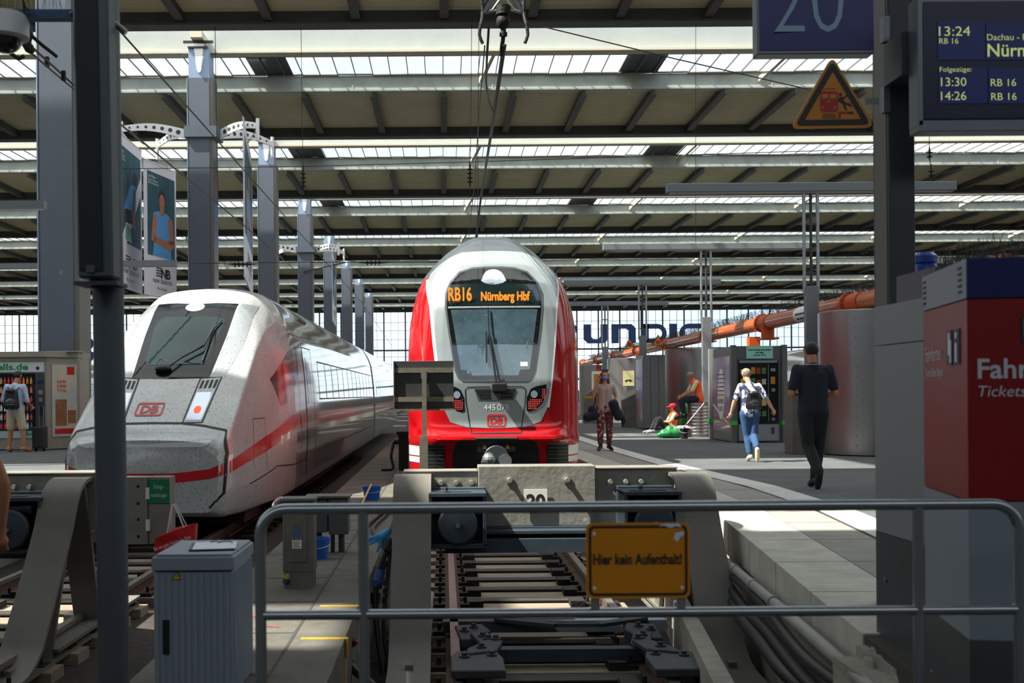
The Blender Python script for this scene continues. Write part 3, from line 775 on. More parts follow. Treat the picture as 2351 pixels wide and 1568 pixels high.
hl = xz([(1136, 640)], **K)[0][1]
fd('marker_lamp', [[(.22 * math.cos(a * PI / 8) * (1 if math.sin(a * PI / 8) < 0 else .8), hl + (.16 if math.sin(a * PI / 8) > 0 else .10) * math.sin(a * PI / 8)) for a in range(16)]], M['lamp_glass'], .012)
vd = xz([(1029, 688), (1083, 688), (1104, 688), (1216, 688), (1029, 672)], **K)
yy = hit(1137, 680, **K).y - .05
for body, x0, x1, h_ in (('RB16', vd[0][0], vd[1][0], .23), ('Nürnberg Hbf', vd[2][0], vd[3][0], .15)):
    mm = MB(); vs, fs = textmesh(body, h_ * 1.3, bold=.006)
    a0, a1 = min(v.x for v in vs), max(v.x for v in vs)
    mm.add([(x0 + (v.x - a0) / (a1 - a0) * (x1 - x0), yy, vd[0][1] - .02 + v.y) for v in vs], fs); mm.build('destination_display', M['led'], dd)
cz0 = hit(1137, 705, **K)
m = MB(); p = [hit(1141, 890, **K), hit(1122, 758, **K), hit(1120, 706, **K)]
o_ = Vector((0, -.07, 0))
m.tube([p[0] + o_, p[1] + o_], .016, 6); m.tube([p[0] + o_ + Vector((.06, 0, 0)), p[1] + o_ + Vector((.03, -.01, -.12))], .014, 6)
wp = m.build('wiper', M['black'], dd)
m = MB(); m.tube([p[1] + o_ * .8, p[2] + o_ * .6], .011, 6); m.tube([hit(1117, 832, **K) + o_ * .5, hit(1116, 762, **K) + o_ * .6], .012, 6); m.build('blade', M['black'], wp)
m = MB(); m.box(-.06, .16, p[0].y - .14, p[0].y, p[0].z - .06, p[0].z + .07); m.build('wiper_base', M['black'], wp, bev=.015)
st = hit(1203, 836, **K); fd('sticker', [[(st.x - .06, st.z - .035), (st.x + .06, st.z - .035), (st.x + .06, st.z + .035), (st.x - .06, st.z + .035)]], M['white'], .014)
ld = half([(1150, 888), (1200, 888), (1207, 894), (1206, 920), (1196, 994)])
fd('lid_seam', offset_line(ld[1:-1] , .016), M['seam'], .008)
fd('grille', [half([(1150, 893), (1186, 893), (1178, 918), (1150, 919)])], M['dd_dark'], .009)
gz = xz([(1137, 896), (1137, 904), (1137, 912)], **K)
for s in (1, -1): fd('grille_slots', [[(s * .08, z[1] - .02), (s * w_, z[1] - .02), (s * (w_ + .02), z[1] + .02), (s * .08, z[1] + .02)] for z, w_ in zip(gz, (.31, .28, .25))], M['seam'], .013)
nb = xz([(1111, 942), (1168, 942)], **K)
for s_, u0, u1 in (('445', 0, .46), ('078', .54, 1)):
    vs, fs = textmesh(s_, .14); a0, a1 = min(v.x for v in vs), max(v.x for v in vs); L_ = nb[1][0] - nb[0][0]
    fd('fleet_number', [[(nb[0][0] + L_ * (u0 + (vs[i].x - a0) / (a1 - a0) * (u1 - u0)), nb[0][1] + vs[i].y) for i in f] for f in fs], M['white'], .008, ml=.05)
lc = hit(1140, 966, **K)
fd('logo', logo(None, lc.x, lc.z, .30, .20, .026) + logo_letters(lc.x, lc.z, .115, .20), M['db_red'], .008, ml=.05)
for s in (1, -1):
    q = [(s * x, z) for x, z in xz([(1209, 943), (1210, 912), (1218, 893), (1230, 887), (1255, 882), (1253, 905), (1245, 926), (1230, 940), (1216, 945)], **K)]
    lu = fd('light_unit', [q], M['dd_black'], .009)
    pts = []
    for px in range(1206, 1258, 4):
        for py in range(886, 946, 4):
            if (py > 915 and py < 941 and px > 1212 + (935 - py) * .12 and px < 1246 - max(0, py - 918) * .75) or (px > 1242 and px < 1252 and 890 < py < 918): pts.append((px, py))
    pts = [(s * x, z) for x, z in xz(pts, **K)]
    fd('led_dots', [[(x + .008 * math.cos(a * PI / 3), z + .008 * math.sin(a * PI / 3)) for a in range(6)] for x, z in pts], M['led_red'], .014, lu)
    c = xz([(1226, 905)], **K)[0]
    fd('headlamp', [[(s * c[0] + .055 * math.cos(a * PI / 7), c[1] + .06 * math.sin(a * PI / 7)) for a in range(14)]], M['lamp_glass'], .014, lu)
fd('coupler_bay', [half([(1150, 1004), (1215, 1006), (1232, 1015), (1238, 1040), (1238, 1085), (1150, 1085)])], M['seam'], .004)
for s in (1, -1):
    g0 = xz([(1256, 1019), (1304, 1019), (1304, 1078), (1256, 1078)], **K)
    vg = fd('vent_grille', [[(s * x, z) for x, z in g0]], M['seam'], .012)
    fd('slat', [[(s * (g0[0][0] + .01), z), (s * (g0[1][0] - .01), z), (s * (g0[1][0] - .01), z + .016), (s * (g0[0][0] + .01), z + .016)] for z in [g0[3][1] + .06 * i for i in range(1, 8)]], M['dsteel'], .03, vg)
b0 = xz([(1310, 1021), (1310, 1043), (1310, 1046), (1310, 1059)], **K)
m = MB(); zz0 = b0[0][1]
for s in (1, -1):
    pl = [[(s * .83, za), (s * 1.39, za), (s * 1.39, zb), (s * .83, zb)] for za, zb in ((b0[1][1], b0[0][1]), (b0[3][1], b0[2][1]))]
    project(m, [[(x, -6, z) for x, z in p] for p in pl], bvd, FW, .006, .07)
    project(m, [[(s * 6, y, z) for y, z in ((.8, za), (26, za), (26, zb), (.8, zb))] for za, zb in ((b0[1][1], b0[0][1]), (b0[3][1], b0[2][1]))], bvd, (-s, 0, 0), .006, .5)
m.build('white_band', M['dd_white'], dd, smooth=40)
m = MB()
m.cyl((0, .35, .19), (0, -.12, .19), .2, .2, 18); m.box(-.30, .30, -.05, .3, .28, .46); m.box(-.33, .33, -.08, .25, .46, .50); m.box(-.24, .24, -.1, .2, -.05, .15)
for x in [-.24 + .04 * i for i in range(13)]: m.box(x, x + .02, -.07, -.04, .30, .44)
cp = m.build('coupler', M['dsteel'], dd, bev=.01)
m = MB(); m.cyl((.14, -.10, .15), (.14, -.16, .15), .10, .10, 16); m.ball((-.12, -.13, .17), (.11, .12, .11)); m.box(-.33, .33, -.12, -.09, .495, .52); m.build('coupler_face', M['steel'], cp)
m = MB(); m.prism([(-.22, .33), (-.14, .33), (-.18, .40)], 1, -.075, -.072); m.prism([(.14, .33), (.22, .33), (.18, .40)], 1, -.075, -.072); m.build('warning_symbol', M['orange_sign'], cp)
m = MB(); m.box(-1.2, 1.2, 1.2, 25, -.78, -.6)
for y in (3, 5.4, 20, 22.4):
    for s in (-1, 1): m.cyl((s * .69, y, -.36), (s * .82, y, -.36), .44, n=20)
m.build('bogies', M['iron'], dd)
# ------------------------------------------------------------------ buffer stops
M['buf'] = mat('buffer_paint', (132, 128, 118), .6, var=(2.5, .2), bump=(16, .25), speck=(5, .70, (172, 172, 164)))
M['arm'] = mat('buffer_arm', (112, 107, 98), .6, var=(1.6, .2), speck=(5, .69, (128, 124, 70)))
M['unit'] = mat('buffer_unit', (62, 72, 82), .5, .3, var=(6, .2))
M['plate'] = mat('number_plate', (226, 224, 214), .5)
def rbolt(mb, x, y, z, r=.022, L=.05):
    mb.cyl((x, y, z), (x, y - .012, z), r * 1.6, n=10); mb.cyl((x, y - .012, z), (x, y - L, z), r, r * .9, 10)
def buffer_stop(label, xc, yb, left_reach, right_reach, plate):
    t = thing('buffer_stop', label, 'buffer stop', (xc, yb, -1.0))
    t.location = (xc, yb, 0)
    m = MB(); m.box(-.64, .42, 0, .3, 0.0, .545); m.build('centre_panel', M['buf'], t, bev=.006)
    m = MB(); m.box(-left_reach, -.645, .06, .3, .0, .49); m.box(-left_reach, -.645, .05, .32, .49, .505); m.build('side_panel', M['buf'], t, bev=.004)
    m = MB(); m.box(.425, right_reach, .06, .3, .0, .51); m.box(.43, right_reach + .005, .02, .32, .51, .525); m.build('side_panel', M['buf'], t, bev=.004)
    m = MB(); m.box(-.95, 1.08, -.30, .02, -.20, -.08); m.box(-.60, .42, -.24, .0, -.04, -.015); m.box(-.6, .42, -.06, .05, -.08, .0)
    m.build('lower_beam', M['unit'], t)
    for x, z in ((-.36, .42), (.16, .42)): m = MB(); rbolt(m, x, 0, z, .024, .075); m.build('bolt', M['buf'], t, smooth=40)
    for x0 in (-.98, -.84, -.70, .56, .70, .84): m = MB(); rbolt(m, x0, .06, .395, .022, .05); m.build('bolt', M['buf'], t, smooth=40)
    for s, x in ((-1, -.835), (1, .86)):
        u = MB(); u.box(x - .25, x - .22, -.45, .06, -.12, .33); u.box(x + .22, x + .25, -.45, .06, -.12, .33); u.box(x - .25, x + .25, -.47, .06, .31, .345); u.box(x - .25, x + .25, -.45, .04, -.14, -.10)
        u.box(x - .25, x + .25, -.10, .04, .345, .36); u.box(x - .24, x + .24, -.02, .03, -.1, .3)
        un = u.build('buffer_housing', M['unit'], t, bev=.004)
        m = MB(); m.cyl((x - .1, -.30, .245), (x + .1, -.30, .245), .055, n=14); m.cyl((x - .14, -.3, .245), (x - .1, -.3, .245), .068, n=14); m.cyl((x + .1, -.3, .245), (x + .14, -.3, .245), .068, n=14); m.build('roller', M['dsteel'], un, smooth=40)
        m = MB(); m.lathe([(.0, -.56), (.03, -.56), (.032, -.535), (.155, -.525), (.17, -.51), (.17, -.48), (.08, -.46), (.075, -.05)], (x, 0, .075), 32, 1); m.build('buffer_disc', M['unit'], un, smooth=40)
        m = MB(); m.cyl((x, -.555, .075), (x, -.585, .075), .022, n=6); m.build('disc_bolt', M['steel'], un)
        m = MB(); m.cyl((x - .1, -.4, .36), (x - .1, -.4, .39), .02, n=8); m.box(x - .2, x + .12, -.40, -.36, .345, .352); m.build('top_bolt', M['dsteel'], un)
    prof = [(.34, .36), (.22, .44), (.02, .48), (-.16, .465), (-.34, .38), (-.47, .22), (-.62, .0), (-1.16, -.62), (-1.34, -.80), (-1.6, -.91), (-1.95, -.93), (-2.05, -.935)]
    for s, x in ((-1, -1.23), (1, 1.25)):
        m = MB(); inn = []
        pts = []
        for i in range(len(prof) - 1):
            a, b, c, d = (Vector(prof[j]) for j in (max(i - 1, 0), i, i + 1, min(i + 2, len(prof) - 1)))
            for k in range(4):
                q = k / 4; pts.append(.5 * (2 * b + (c - a) * q + (2 * a - 5 * b + 4 * c - d) * q * q + (3 * b - a - 3 * c + d) * q ** 3))
        pts.append(Vector(prof[-1])); w_ = .165
        n_ = []
        for i, p in enumerate(pts):
            d_ = (pts[min(i + 1, len(pts) - 1)] - pts[max(i - 1, 0)]).normalized(); n_.append(p + Vector((-d_.y, d_.x)) * .035)
        m.prism([tuple(p) for p in pts] + [tuple(p) for p in n_[::-1]], 0, x - w_, x + w_)
        ar = m.build('arm', M['arm'], t, smooth=35)
        m = MB()
        wp_ = [p + Vector((.05, -.035)) for p in pts[8:34]]
        for xx in (x - .10, x + .07):
            m.prism([tuple(p) for p in wp_] + [(p.x + .13, p.y - .05) for p in wp_[::-1]], 0, xx, xx + .03)
        m.build('arm_web', M['unit'], ar)
        m = MB(); m.bar((x, -.32, .28), (x, -.95, -1.0), .22, .035, up=(0, 1, .3)); m.bar((x, -.06, .42), (x, .42, -1.0), .24, .05, up=(0, 1, -.3))
        m.prism([(.1, .38), (.30, .38), (.95, -1.0), (.72, -1.0)], 0, x - .14, x - .11); m.prism([(.1, .38), (.30, .38), (.95, -1.0), (.72, -1.0)], 0, x + .11, x + .14)
        m.build('brace_leg', M['arm'], t)
        m = MB(); m.box(x - .15, x + .15, -2.0, 1.6, -.966, -.94); m.box(x - .03, x + .03, -1.6, 1.6, -.94, -.87); m.box(x - .16, x + .16, -.9, 1.6, -.89, -.86); m.build('base_beam', M['arm'], t)
    if plate:
        m = MB(); m.box(-.23, -.02, -.03, -.015, .13, .335); pl_ = m.build('number_plate', M['plate'], t)
        m = MB(); put_text(m, '20', (-.125, -.032, .17), .17, fitw=None, align='CENTER', bold=.006); m.build('number', M['sign_black'], pl_)
    return t
buffer_stop('grey buffer stop marked 20 with two dark buffer discs, in front of the red train', .95, 10.3, 1.32, 1.17, True)
buffer_stop('grey buffer stop behind the left pole, in front of the white train', -4.57, 10.2, 1.3, 1.6, False)
# hinged plates at the end of the left buffer stop with the green sign
t = thing('earthing_box', 'grey steel box with green sign and round holes, right of the left pole', 'equipment box', (-2.66, 10.0, 0))
m = MB(); m.box(-.22, .05, 0, .2, -.10, .49); m.build('body', M['buf'], t, bev=.004)
m = MB(); m.box(.055, .245, .02, .22, -.10, .49); d_ = m.build('door', M['buf'], t, bev=.004)
m = MB(); m.box(.04, .07, -.02, .02, .30, .40); m.box(.04, .07, -.02, .02, .02, .12); m.build('hinge', M['white'], d_)
for z in (.41, .26, .12, -.03): m = MB(); m.cyl((-.03, .0, z), (-.03, -.004, z), .014, n=12); m.build('bolt_hole', M['seam'], t)
m = MB(); m.box(.06, .245, .0, .012, .26, .47); gs_ = m.build('sign_plate', mat('sign_green', (18, 120, 74), .4), d_)
m = MB(); put_text(m, 'Erdungs-', (.152, -.004, .39), .055, align='CENTER', fitw=.085); put_text(m, 'vorrichtungen', (.152, -.004, .315), .055, align='CENTER', fitw=.14); m.build('sign_text', M['sign_white'], gs_)
t.location.z = 0
# red shopping bag hanging on the earthing box
M['bag_red'] = mat('bag_red', (200, 30, 36), .35, coat=.4, var=(8, .2)); M['strap'] = mat('bag_strap', (200, 196, 190), .6)
t = thing('shopping_bag', 'red glossy shopping bag with grey straps hanging by the green sign', 'bag', (-2.31, 9.75, .04))
m = MB(); m.add([(-.16, -.06, -.28), (.17, -.05, -.2), (.19, -.06, .06), (.0, -.09, .01), (-.16, -.07, -.06), (-.16, .06, -.28), (.17, .06, -.2), (.19, .05, .07), (.0, .08, .03), (-.16, .06, -.05)],
    [(0, 1, 2, 3, 4), (5, 9, 8, 7, 6), (0, 4, 9, 5), (1, 6, 7, 2), (0, 5, 6, 1)]); bg_ = m.build('body', M['bag_red'], t, bev=.01)
m = MB(); put_text(m, 'Bei uns geht Frische ins Netz', (-.15, -.105, -.15), .045, right=(1, 0, .34), up=(-.3, 0, 1), fitw=.33); m.build('slogan', M['white'], bg_)
for y in (-.06, .05):
    m = MB(); m.tube([(-.05, y, .0), (-.03, y * .5, .16), (-.02, 0, .235), (.0, y * .5, .235), (.05, y * .7, .13), (.09, y, .04)], .007, 6); m.build('strap', M['strap'], t)
# ------------------------------------------------------------------ lever gear between the rails
t = thing('switch_gear', 'dark bolted lever linkage lying across the sleepers below the yellow sign', 'lever linkage', (.95, 9.2, -.95)); t.location = (0, 0, 0)
m = MB(); m.box(-.02, 1.95, 10.0, 10.14, -.90, -.80); m.build('cross_bar', M['unit'], t)
m = MB(); m.box(.38, 1.55, 8.98, 9.10, -.92, -.82); m.build('cross_bar', M['unit'], t)
m = MB(); m.bar((.45, 10.0, -.78), (.95, 9.72, -.78), .10, .03, up=(0, 0, 1)); m.bar((.95, 9.72, -.78), (1.3, 9.72, -.78), .05, .03, up=(0, 0, 1)); m.bar((1.3, 9.72, -.78), (1.75, 10.0, -.78), .10, .03, up=(0, 0, 1)); m.build('drag_link', M['dsteel'], t)
for s, xx in ((1, .22), (-1, 1.66)):
    def q(dx, y): return (xx + s * dx, y)
    m = MB(); m.prism([q(-.14, 9.75), q(.10, 9.80), q(.16, 9.55), q(.05, 9.2), q(-.10, 9.2)], 2, -.86, -.78); m.build('crank_plate', M['unit'], t, bev=.01)
    m = MB(); m.prism([q(-.02, 9.25), q(.13, 9.25), q(.22, 8.85), q(.20, 8.75), q(.08, 8.75)], 2, -.78, -.74); m.build('link_plate', M['dsteel'], t, bev=.008)
    m = MB(); m.prism([q(.10, 8.80), q(.22, 8.78), q(.16, 8.45), q(-.06, 8.35), q(-.06, 8.5)], 2, -.74, -.70); m.build('link_plate', M['dsteel'], t, bev=.008)
    m = MB(); m.prism([q(-.14, 8.5), q(.16, 8.5), q(.2, 8.3), q(.2, 7.9), q(-.18, 7.9), q(-.18, 8.35)], 2, -.78, -.72); m.build('base_plate', M['dsteel'], t, bev=.008)
    m = MB(); m.box(xx - .07, xx + .07, 8.6, 9.3, -.93, -.86); m.cyl((xx - s * .02, 7.9, -.85), (xx - s * .02, 8.6, -.85), .075, n=14); m.build('motor', M['iron'], t, smooth=40)
    for dx, y, z in ((.02, 9.65, -.78), (.08, 9.1, -.74), (.12, 9.0, -.74), (.17, 8.8, -.70), (.05, 8.52, -.70), (.12, 8.35, -.72), (-.08, 8.3, -.72), (-.06, 9.5, -.78)):
        m = MB(); m.cyl((xx + s * dx, y, z), (xx + s * dx, y, z + .012), .04, n=12); m.cyl((xx + s * dx, y, z + .012), (xx + s * dx, y, z + .035), .022, n=6); m.build('bolt', M['dsteel'], t)
# ------------------------------------------------------------------ hoses, chains, gloves left of the buffer
M['rubber'] = mat('rubber_hose', (34, 34, 34), .5, var=(6, .3)); M['hose_blue'] = mat('blue_valve', (30, 70, 130), .5)
t = thing('air_hose_set', 'grimy black hoses with a blue valve clamped beside the left buffer arm', 'hoses', (-.56, 9.9, -.9)); t.location = (0, 0, 0)
m = MB(); m.tube([P(893, 1236, 9.95), P(885, 1270, 9.9), P(872, 1300, 9.85), P(866, 1335, 9.8), P(862, 1380, 9.7), P(866, 1450, 9.5), P(884, 1560, 9.2), P(905, 1600, 9.0)], .026, 8, sub=4); m.build('hose', M['rubber'], t, smooth=50)
m = MB(); m.tube([P(897, 1250, 9.95), P(890, 1330, 9.85), P(882, 1420, 9.6), P(888, 1500, 9.4), P(915, 1568, 9.2)], .02, 8, sub=4); m.build('hose', M['rubber'], t, smooth=50)
m = MB(); m.cyl(P(874, 1310, 9.83), P(866, 1350, 9.78), .048, .04, 12); m.cyl(P(868, 1335, 9.75), P(860, 1338, 9.65), .03, n=10); m.build('valve', M['hose_blue'], t, smooth=40)
for a, b in (((893, 1240), (884, 1262)), ((880, 1285), (873, 1306)), ((863, 1362), (862, 1386))):
    m = MB(); m.cyl(P(*a, 9.9), P(*b, 9.88), .05, .042, 12); m.build('coupling', M['dsteel'], t, smooth=40)
m = MB()
for i in range(17):
    c = P(884 + 2.2 * math.sin(i), 1330 + 9.5 * i, 9.7); r_ = .028; a = Vector((1, 0, 0)) if i % 2 else Vector((0, 1, 0))
    m.tube([c + a * r_ * .6 * math.cos(k * PI / 4) + Vector((0, 0, 1)) * r_ * math.sin(k * PI / 4) for k in range(8)], .007, 5, closed=True)
m.build('chain', M['dsteel'], t)
t = thing('pneumatic_hose', 'dark hose end with fittings lying against the yellow-marked walkway wall', 'hose', (-.6, 8, -.7)); t.location = (0, 0, 0)
m = MB(); m.tube([P(790, 1498, 8.1), P(800, 1520, 8.1), P(820, 1545, 8.0), P(850, 1568, 7.9), P(880, 1600, 7.8)], .03, 8, sub=4); m.build('hose', M['rubber'], t, smooth=50)
for a, b, r_ in (((788, 1490), (800, 1470), .045), ((800, 1470), (816, 1478), .035), ((792, 1500), (805, 1525), .038)):
    m = MB(); m.cyl(P(*a, 8.1), P(*b, 8.08), r_, r_ * .8, 10); m.build('fitting', M['iron'], t, smooth=40)
m = MB(); m.ball(P(820, 1474, 8.05), (.02, .02, .014)); m.build('red_cap', M['red_lamp'] if False else M['pink_red'], t)
M['glove'] = mat('nitrile_glove', (62, 160, 226), .5, var=(9, .15))
gl = []
cpt = P(876, 1232, 9.9)
for dx, dz, L, an in ((-.02, -.02, .10, 205), (.0, -.02, .11, 250), (.03, -.015, .09, 275), (-.04, .0, .10, 190), (.045, .0, .07, 300)):
    a = math.radians(an); gl.append((cpt + Vector((dx, 0, dz)), cpt + Vector((dx + L * math.cos(a), -.01, dz + L * math.sin(a))), .017, .014))
gl.append((cpt, (.07, .025, .034))); gl.append((cpt + Vector((.0, 0, .0)), cpt + Vector((.06, 0, .045)), .032, .03))
o = blob('rubber_glove', gl, M['glove'], None, .008, 3); tag(o, 'pair of bright blue rubber gloves draped on the hose valve', 'glove')
# ------------------------------------------------------------------ small boxes, buckets, broom on the walkway
M['cab_grimy'] = mat('grimy_cabinet', (106, 104, 96), .7, var=(4, .35)); M['cab_green'] = mat('grey_green_box', (92, 96, 92), .6, var=(3, .3))
M['blue_num'] = mat('blue_number', (34, 90, 170), .6); M['blue_plastic'] = mat('blue_bucket', (28, 96, 190), .4)
t = thing('signal_post_box', 'narrow grimy pedestal box with blue number 20 on the walkway', 'pedestal box', (-1.215, 9.55, -.4))
m = MB(); m.box(-.12, .12, -.09, .12, 0, .13); m.build('plinth', M['cab_grimy'], t)
m = MB(); m.box(-.13, .13, -.10, .12, .13, .72); bx = m.build('body', M['cab_grimy'], t, bev=.008)
m = MB(); m.box(-.145, .145, -.14, .13, .72, .745); m.build('lid', M['cab_green'], t, bev=.005)
m = MB(); m.box(-.10, .075, -.115, -.098, .21, .64); dr = m.build('door', M['cab_grimy'], t, bev=.01)
m = MB(); put_text(m, '20', (-.01, -.118, .47), .07, align='CENTER'); m.prism([(-.05, .435), (0, .435), (0, .42), (.035, .445), (0, .47), (0, .455), (-.05, .455)], 1, -.118, -.116); m.build('number', M['blue_num'], dr)
m = MB(); m.box(-.05, .03, -.119, -.116, .33, .40); lb_ = m.build('sticker', M['plate'], dr)
m = MB()
for i in range(4): m.box(-.043, .02 - .012 * (i % 2), -.1205, -.119, .342 + .014 * i, .347 + .014 * i)
m.build('sticker_print', M['sign_black'], lb_)
t = thing('signal_post_box', 'wide grey-green twin junction box on legs behind the pedestal box', 'junction box', (-1.17, 11.6, -.4))
m = MB(); m.box(-.22, -.01, -.1, .12, .21, .56); m.build('box', M['cab_green'], t, bev=.008)
m = MB(); m.box(.0, .20, -.12, .12, .19, .56); m.build('box', M['cab_green'], t, bev=.008)
m = MB(); m.box(-.24, .22, -.16, .14, .56, .585); m.build('lid', M['cab_grimy'], t, bev=.004)
for x in (-.11, .03, .12): m = MB(); m.cyl((x, 0, 0), (x, 0, .22), .032 if x != .03 else .022, n=10); m.build('leg', M['dsteel'], t)
def bucket(name, label, loc, r, h, m_, handle=True):
    t = thing(name, label, 'bucket', loc)
    m = MB(); m.lathe([(r * .78, 0), (r, h), (r * 1.06, h), (r * 1.06, h + .012), (r * .96, h + .012), (r * .74, .02), (0, .02)], (0, 0, 0), 20); m.build('tub', m_, t, smooth=40)
    m = MB(); m.tube([(-r, 0, h * .95), (-r * 1.0, -r * .3, h * .7), (0, -r * 1.12, h * .58), (r * 1.0, -r * .3, h * .7), (r, 0, h * .95)], .005, 5, sub=3); m.build('handle', M['steel'], t)
    return t
bucket('bucket', 'blue plastic bucket half hidden behind the pedestal box', (-1.24, 11.15, -.4), .115, .19, M['blue_plastic'])
bucket('bucket', 'small blue bucket with a broom leaning in it, by the track hoses', (-1.10, 17.3, -.4), .14, .2, M['blue_plastic'])
t = thing('broom', 'yellow-handled broom leaning on the far blue bucket', 'broom', (-1.2, 16.8, -.4)); t.location = (0, 0, 0)
b_ = P(825, 1160, 15.5); b_.z = -.36
m = MB(); m.cyl(b_, P(852, 1112, 17.05), .014, n=8); m.build('handle', mat('broom_wood', (196, 158, 70), .6), t)
m = MB(); m.box(b_.x - .14, b_.x + .1, b_.y - .04, b_.y + .03, -.4, -.34); m.build('head', M['black'], t)
t = thing('warning_torch', 'yellow and black rod leaning at the foot of the pedestal box', 'rod', (-1.37, 9.5, -.4)); t.location = (0, 0, 0)
m = MB(); m.cyl(P(657, 1332, 9.45), P(664, 1308, 9.5), .022, n=10); m.build('shaft', M['yellow_paint'], t); m = MB(); m.cyl(P(655, 1340, 9.44), P(658, 1330, 9.45), .03, n=10); m.build('tip', M['black'], t)
m = MB(); m.tube([(-.82, 12.2, -.37), (-.95, 13.2, -.37), (-.88, 14.5, -.37), (-.78, 16, -.37), (-.74, 19, -.37)], .03, 8, sub=4); m.tube([(-.72, 12.4, -.37), (-.84, 13.4, -.37), (-.76, 15, -.37), (-.70, 17, -.37)], .02, 8, sub=4)
tag(m.build('ground_hose', M['rubber'], smooth=50), 'dark hoses lying along the walkway towards the red train', 'hose')
t = thing('water_hydrant', 'dark standpipe with hoses between the two trains', 'standpipe', (-.85, 24, -.4))
m = MB(); m.box(-.1, .1, -.1, .1, 0, .75); m.cyl((-.2, 0, .6), (.2, 0, .6), .05); m.box(-.14, .14, -.14, .14, .75, .82); m.build('body', M['iron'], t)
for x in (-.2, .2): m = MB(); m.tube([(x, 0, .6), (x * 1.3, -.05, .3), (x * 1.1, -.1, .05), (x * 2.2, -.3, .03)], .03, 7, sub=4); m.build('hose', M['rubber'], t)
# ------------------------------------------------------------------ slab at the track ends, pole with speaker and camera
m = MB(); m.box(-6.0, -1.78, 3.4, 5.9, -1.06, -.4); struct(m.build('floor', M['walk']))
M['pole'] = mat('pole_paint', (88, 96, 104), .42, .35, var=(2, .15)); M['mesh'] = mat('speaker_mesh', (30, 40, 44), .5, .3, bump=('checker', 160, .8))
t = thing('steel_pole', 'round grey steel pole in the left foreground carrying a loudspeaker column', 'pole', (-1.46, 5.0, -.4))
pb, pt = Vector((0, 0, 0)), P(238, 0, 5.0) - Vector((-1.46, 5, -.4)); pm = P(262, 1568, 5.0) - Vector((-1.46, 5, -.4))
dn_ = (pt - pm).normalized()
m = MB(); m.cyl(pm - dn_ * (pm.z / dn_.z), pt + dn_ * .6, .067, n=28); m.build('tube', M['pole'], t, smooth=50)
m = MB(); m.cyl((pt.x + .06, -.05, pt.z - .12), (pt.x + .11, -.05, pt.z - .16), .014, n=8); m.build('clamp', M['steel'], t)
t = thing('loudspeaker_column', 'tall dark mesh loudspeaker column fixed to the left pole', 'loudspeaker', (-1.50, 4.86, 1.7)); t.location = (0, 0, 0)
a, b = P(190, 642, 4.86), P(176, -60, 4.86)
def lsp(x0, x1, y0, y1, z0=a.z, z1=b.z):
    m = MB(); m.box(0, 1, y0, y1, z0, z1)
    for p in m.v: k = (p.z - a.z) / (b.z - a.z); p.x = a.x + (b.x - a.x) * k + x0 + (x1 - x0) * p.x
    return m
lsp(0, .15, -.07, .05).build('housing', mat('speaker_case', (78, 88, 92), .4, .3), t, bev=.01)
lsp(.012, .108, -.078, -.06, a.z + .03).build('grille', M['mesh'], t)
m = MB(); z_ = P(210, 626, 4.8).z; m.box(a.x + .04, a.x + .075, -.082 + 0, -.078, z_, z_ + .03); m.v = [p for p in m.v]; m.build('label_plate', M['pole'], t)
m = MB(); m.box(a.x - .01, a.x + .17, -.09, .08, a.z - .03, a.z - .015); m.cyl((a.x + .06, 0, a.z - .03), (a.x + .06, 0, a.z + .01), .03); m.build('foot_plate', M['dsteel'], t)
for c_ in t.children: c_.location.y = 4.86
t = thing('security_camera', 'white dome security camera on a bracket at the upper left', 'camera', (0, 0, 0))
c_ = P(12, 62, 4.95)
m = MB(); m.lathe([(0, .055), (.085, .055), (.10, .03), (.10, -.045), (.085, -.055), (0, -.055)], c_, 28); m.build('housing', M['white'], t, smooth=40)
m = MB(); m.ball(c_ + Vector((0, 0, -.05)), (.072, .072, .065), 24, 14); m.build('dome', mat('smoked_dome', (30, 34, 40), .05, coat=1.0), t, smooth=60)
m = MB(); m.bar(P(22, 36, 4.98), P(182, 36, 5.0), .05, .04, up=(0, 0, 1)); m.cyl(P(166, 34, 4.96), P(170, 34, 4.9), .016, n=12); m.build('bracket_arm', mat('bracket_blue', (52, 82, 112), .5, .3), t)
m = MB(); m.tube([P(52, -10, 4.9), P(58, 15, 4.9), P(66, 25, 4.95)], .004, 5, sub=3); m.tube([P(50, -10, 4.9), P(54, 10, 4.9), P(55, 28, 4.95)], .005, 5, sub=3); m.build('cable', M['black'], t)
m = MB()
for i in range(30):
    x = 0 + i * 6; p = P(x, 26, 5.0 - .02 * (i % 2)); m.cyl(p, p + Vector((random.uniform(-.03, .03), random.uniform(-.03, .03), .11)), .0012, n=4, cap=False)
tag(m.build('bird_spikes', M['wire']), 'thin wire bird spikes standing on the camera bracket', 'bird spikes', kind='stuff')
# ------------------------------------------------------------------ grey ribbed cabinet, papers
M['cab'] = mat('cabinet_grey', (136, 148, 160), .55, var=(2, .08)); M['paper'] = mat('paper', (228, 230, 236), .7)
t = thing('street_cabinet', 'ribbed light grey electrical cabinet standing in the left foreground', 'cabinet', (-1.33, 6.0, -.4)); t.location = (-1.325, 6.0, -.4)
hh = .765
m = MB(); m.box(-.215, .205, .01, .60, 0, hh - .09); bd_ = m.build('body', M['cab'], t, bev=.01)
m = MB()
for i in range(12): m.box(-.205 + .034 * i, -.187 + .034 * i, .004, .012, .02, hh - .1)
for i in range(17): m.box(.204, .21, .03 + .034 * i, .048 + .034 * i, .02, hh - .1)
m.build('ribs', M['cab'], bd_)
m = MB(); m.box(-.22, .215, -.01, .61, hh - .085, hh - .012); m.box(-.205, .20, .01, .6, hh - .012, hh); m.build('lid', M['cab'], t, bev=.008)
m = MB(); m.box(-.165, -.13, -.003, .006, .24, .42); m.build('handle', M['black'], t)
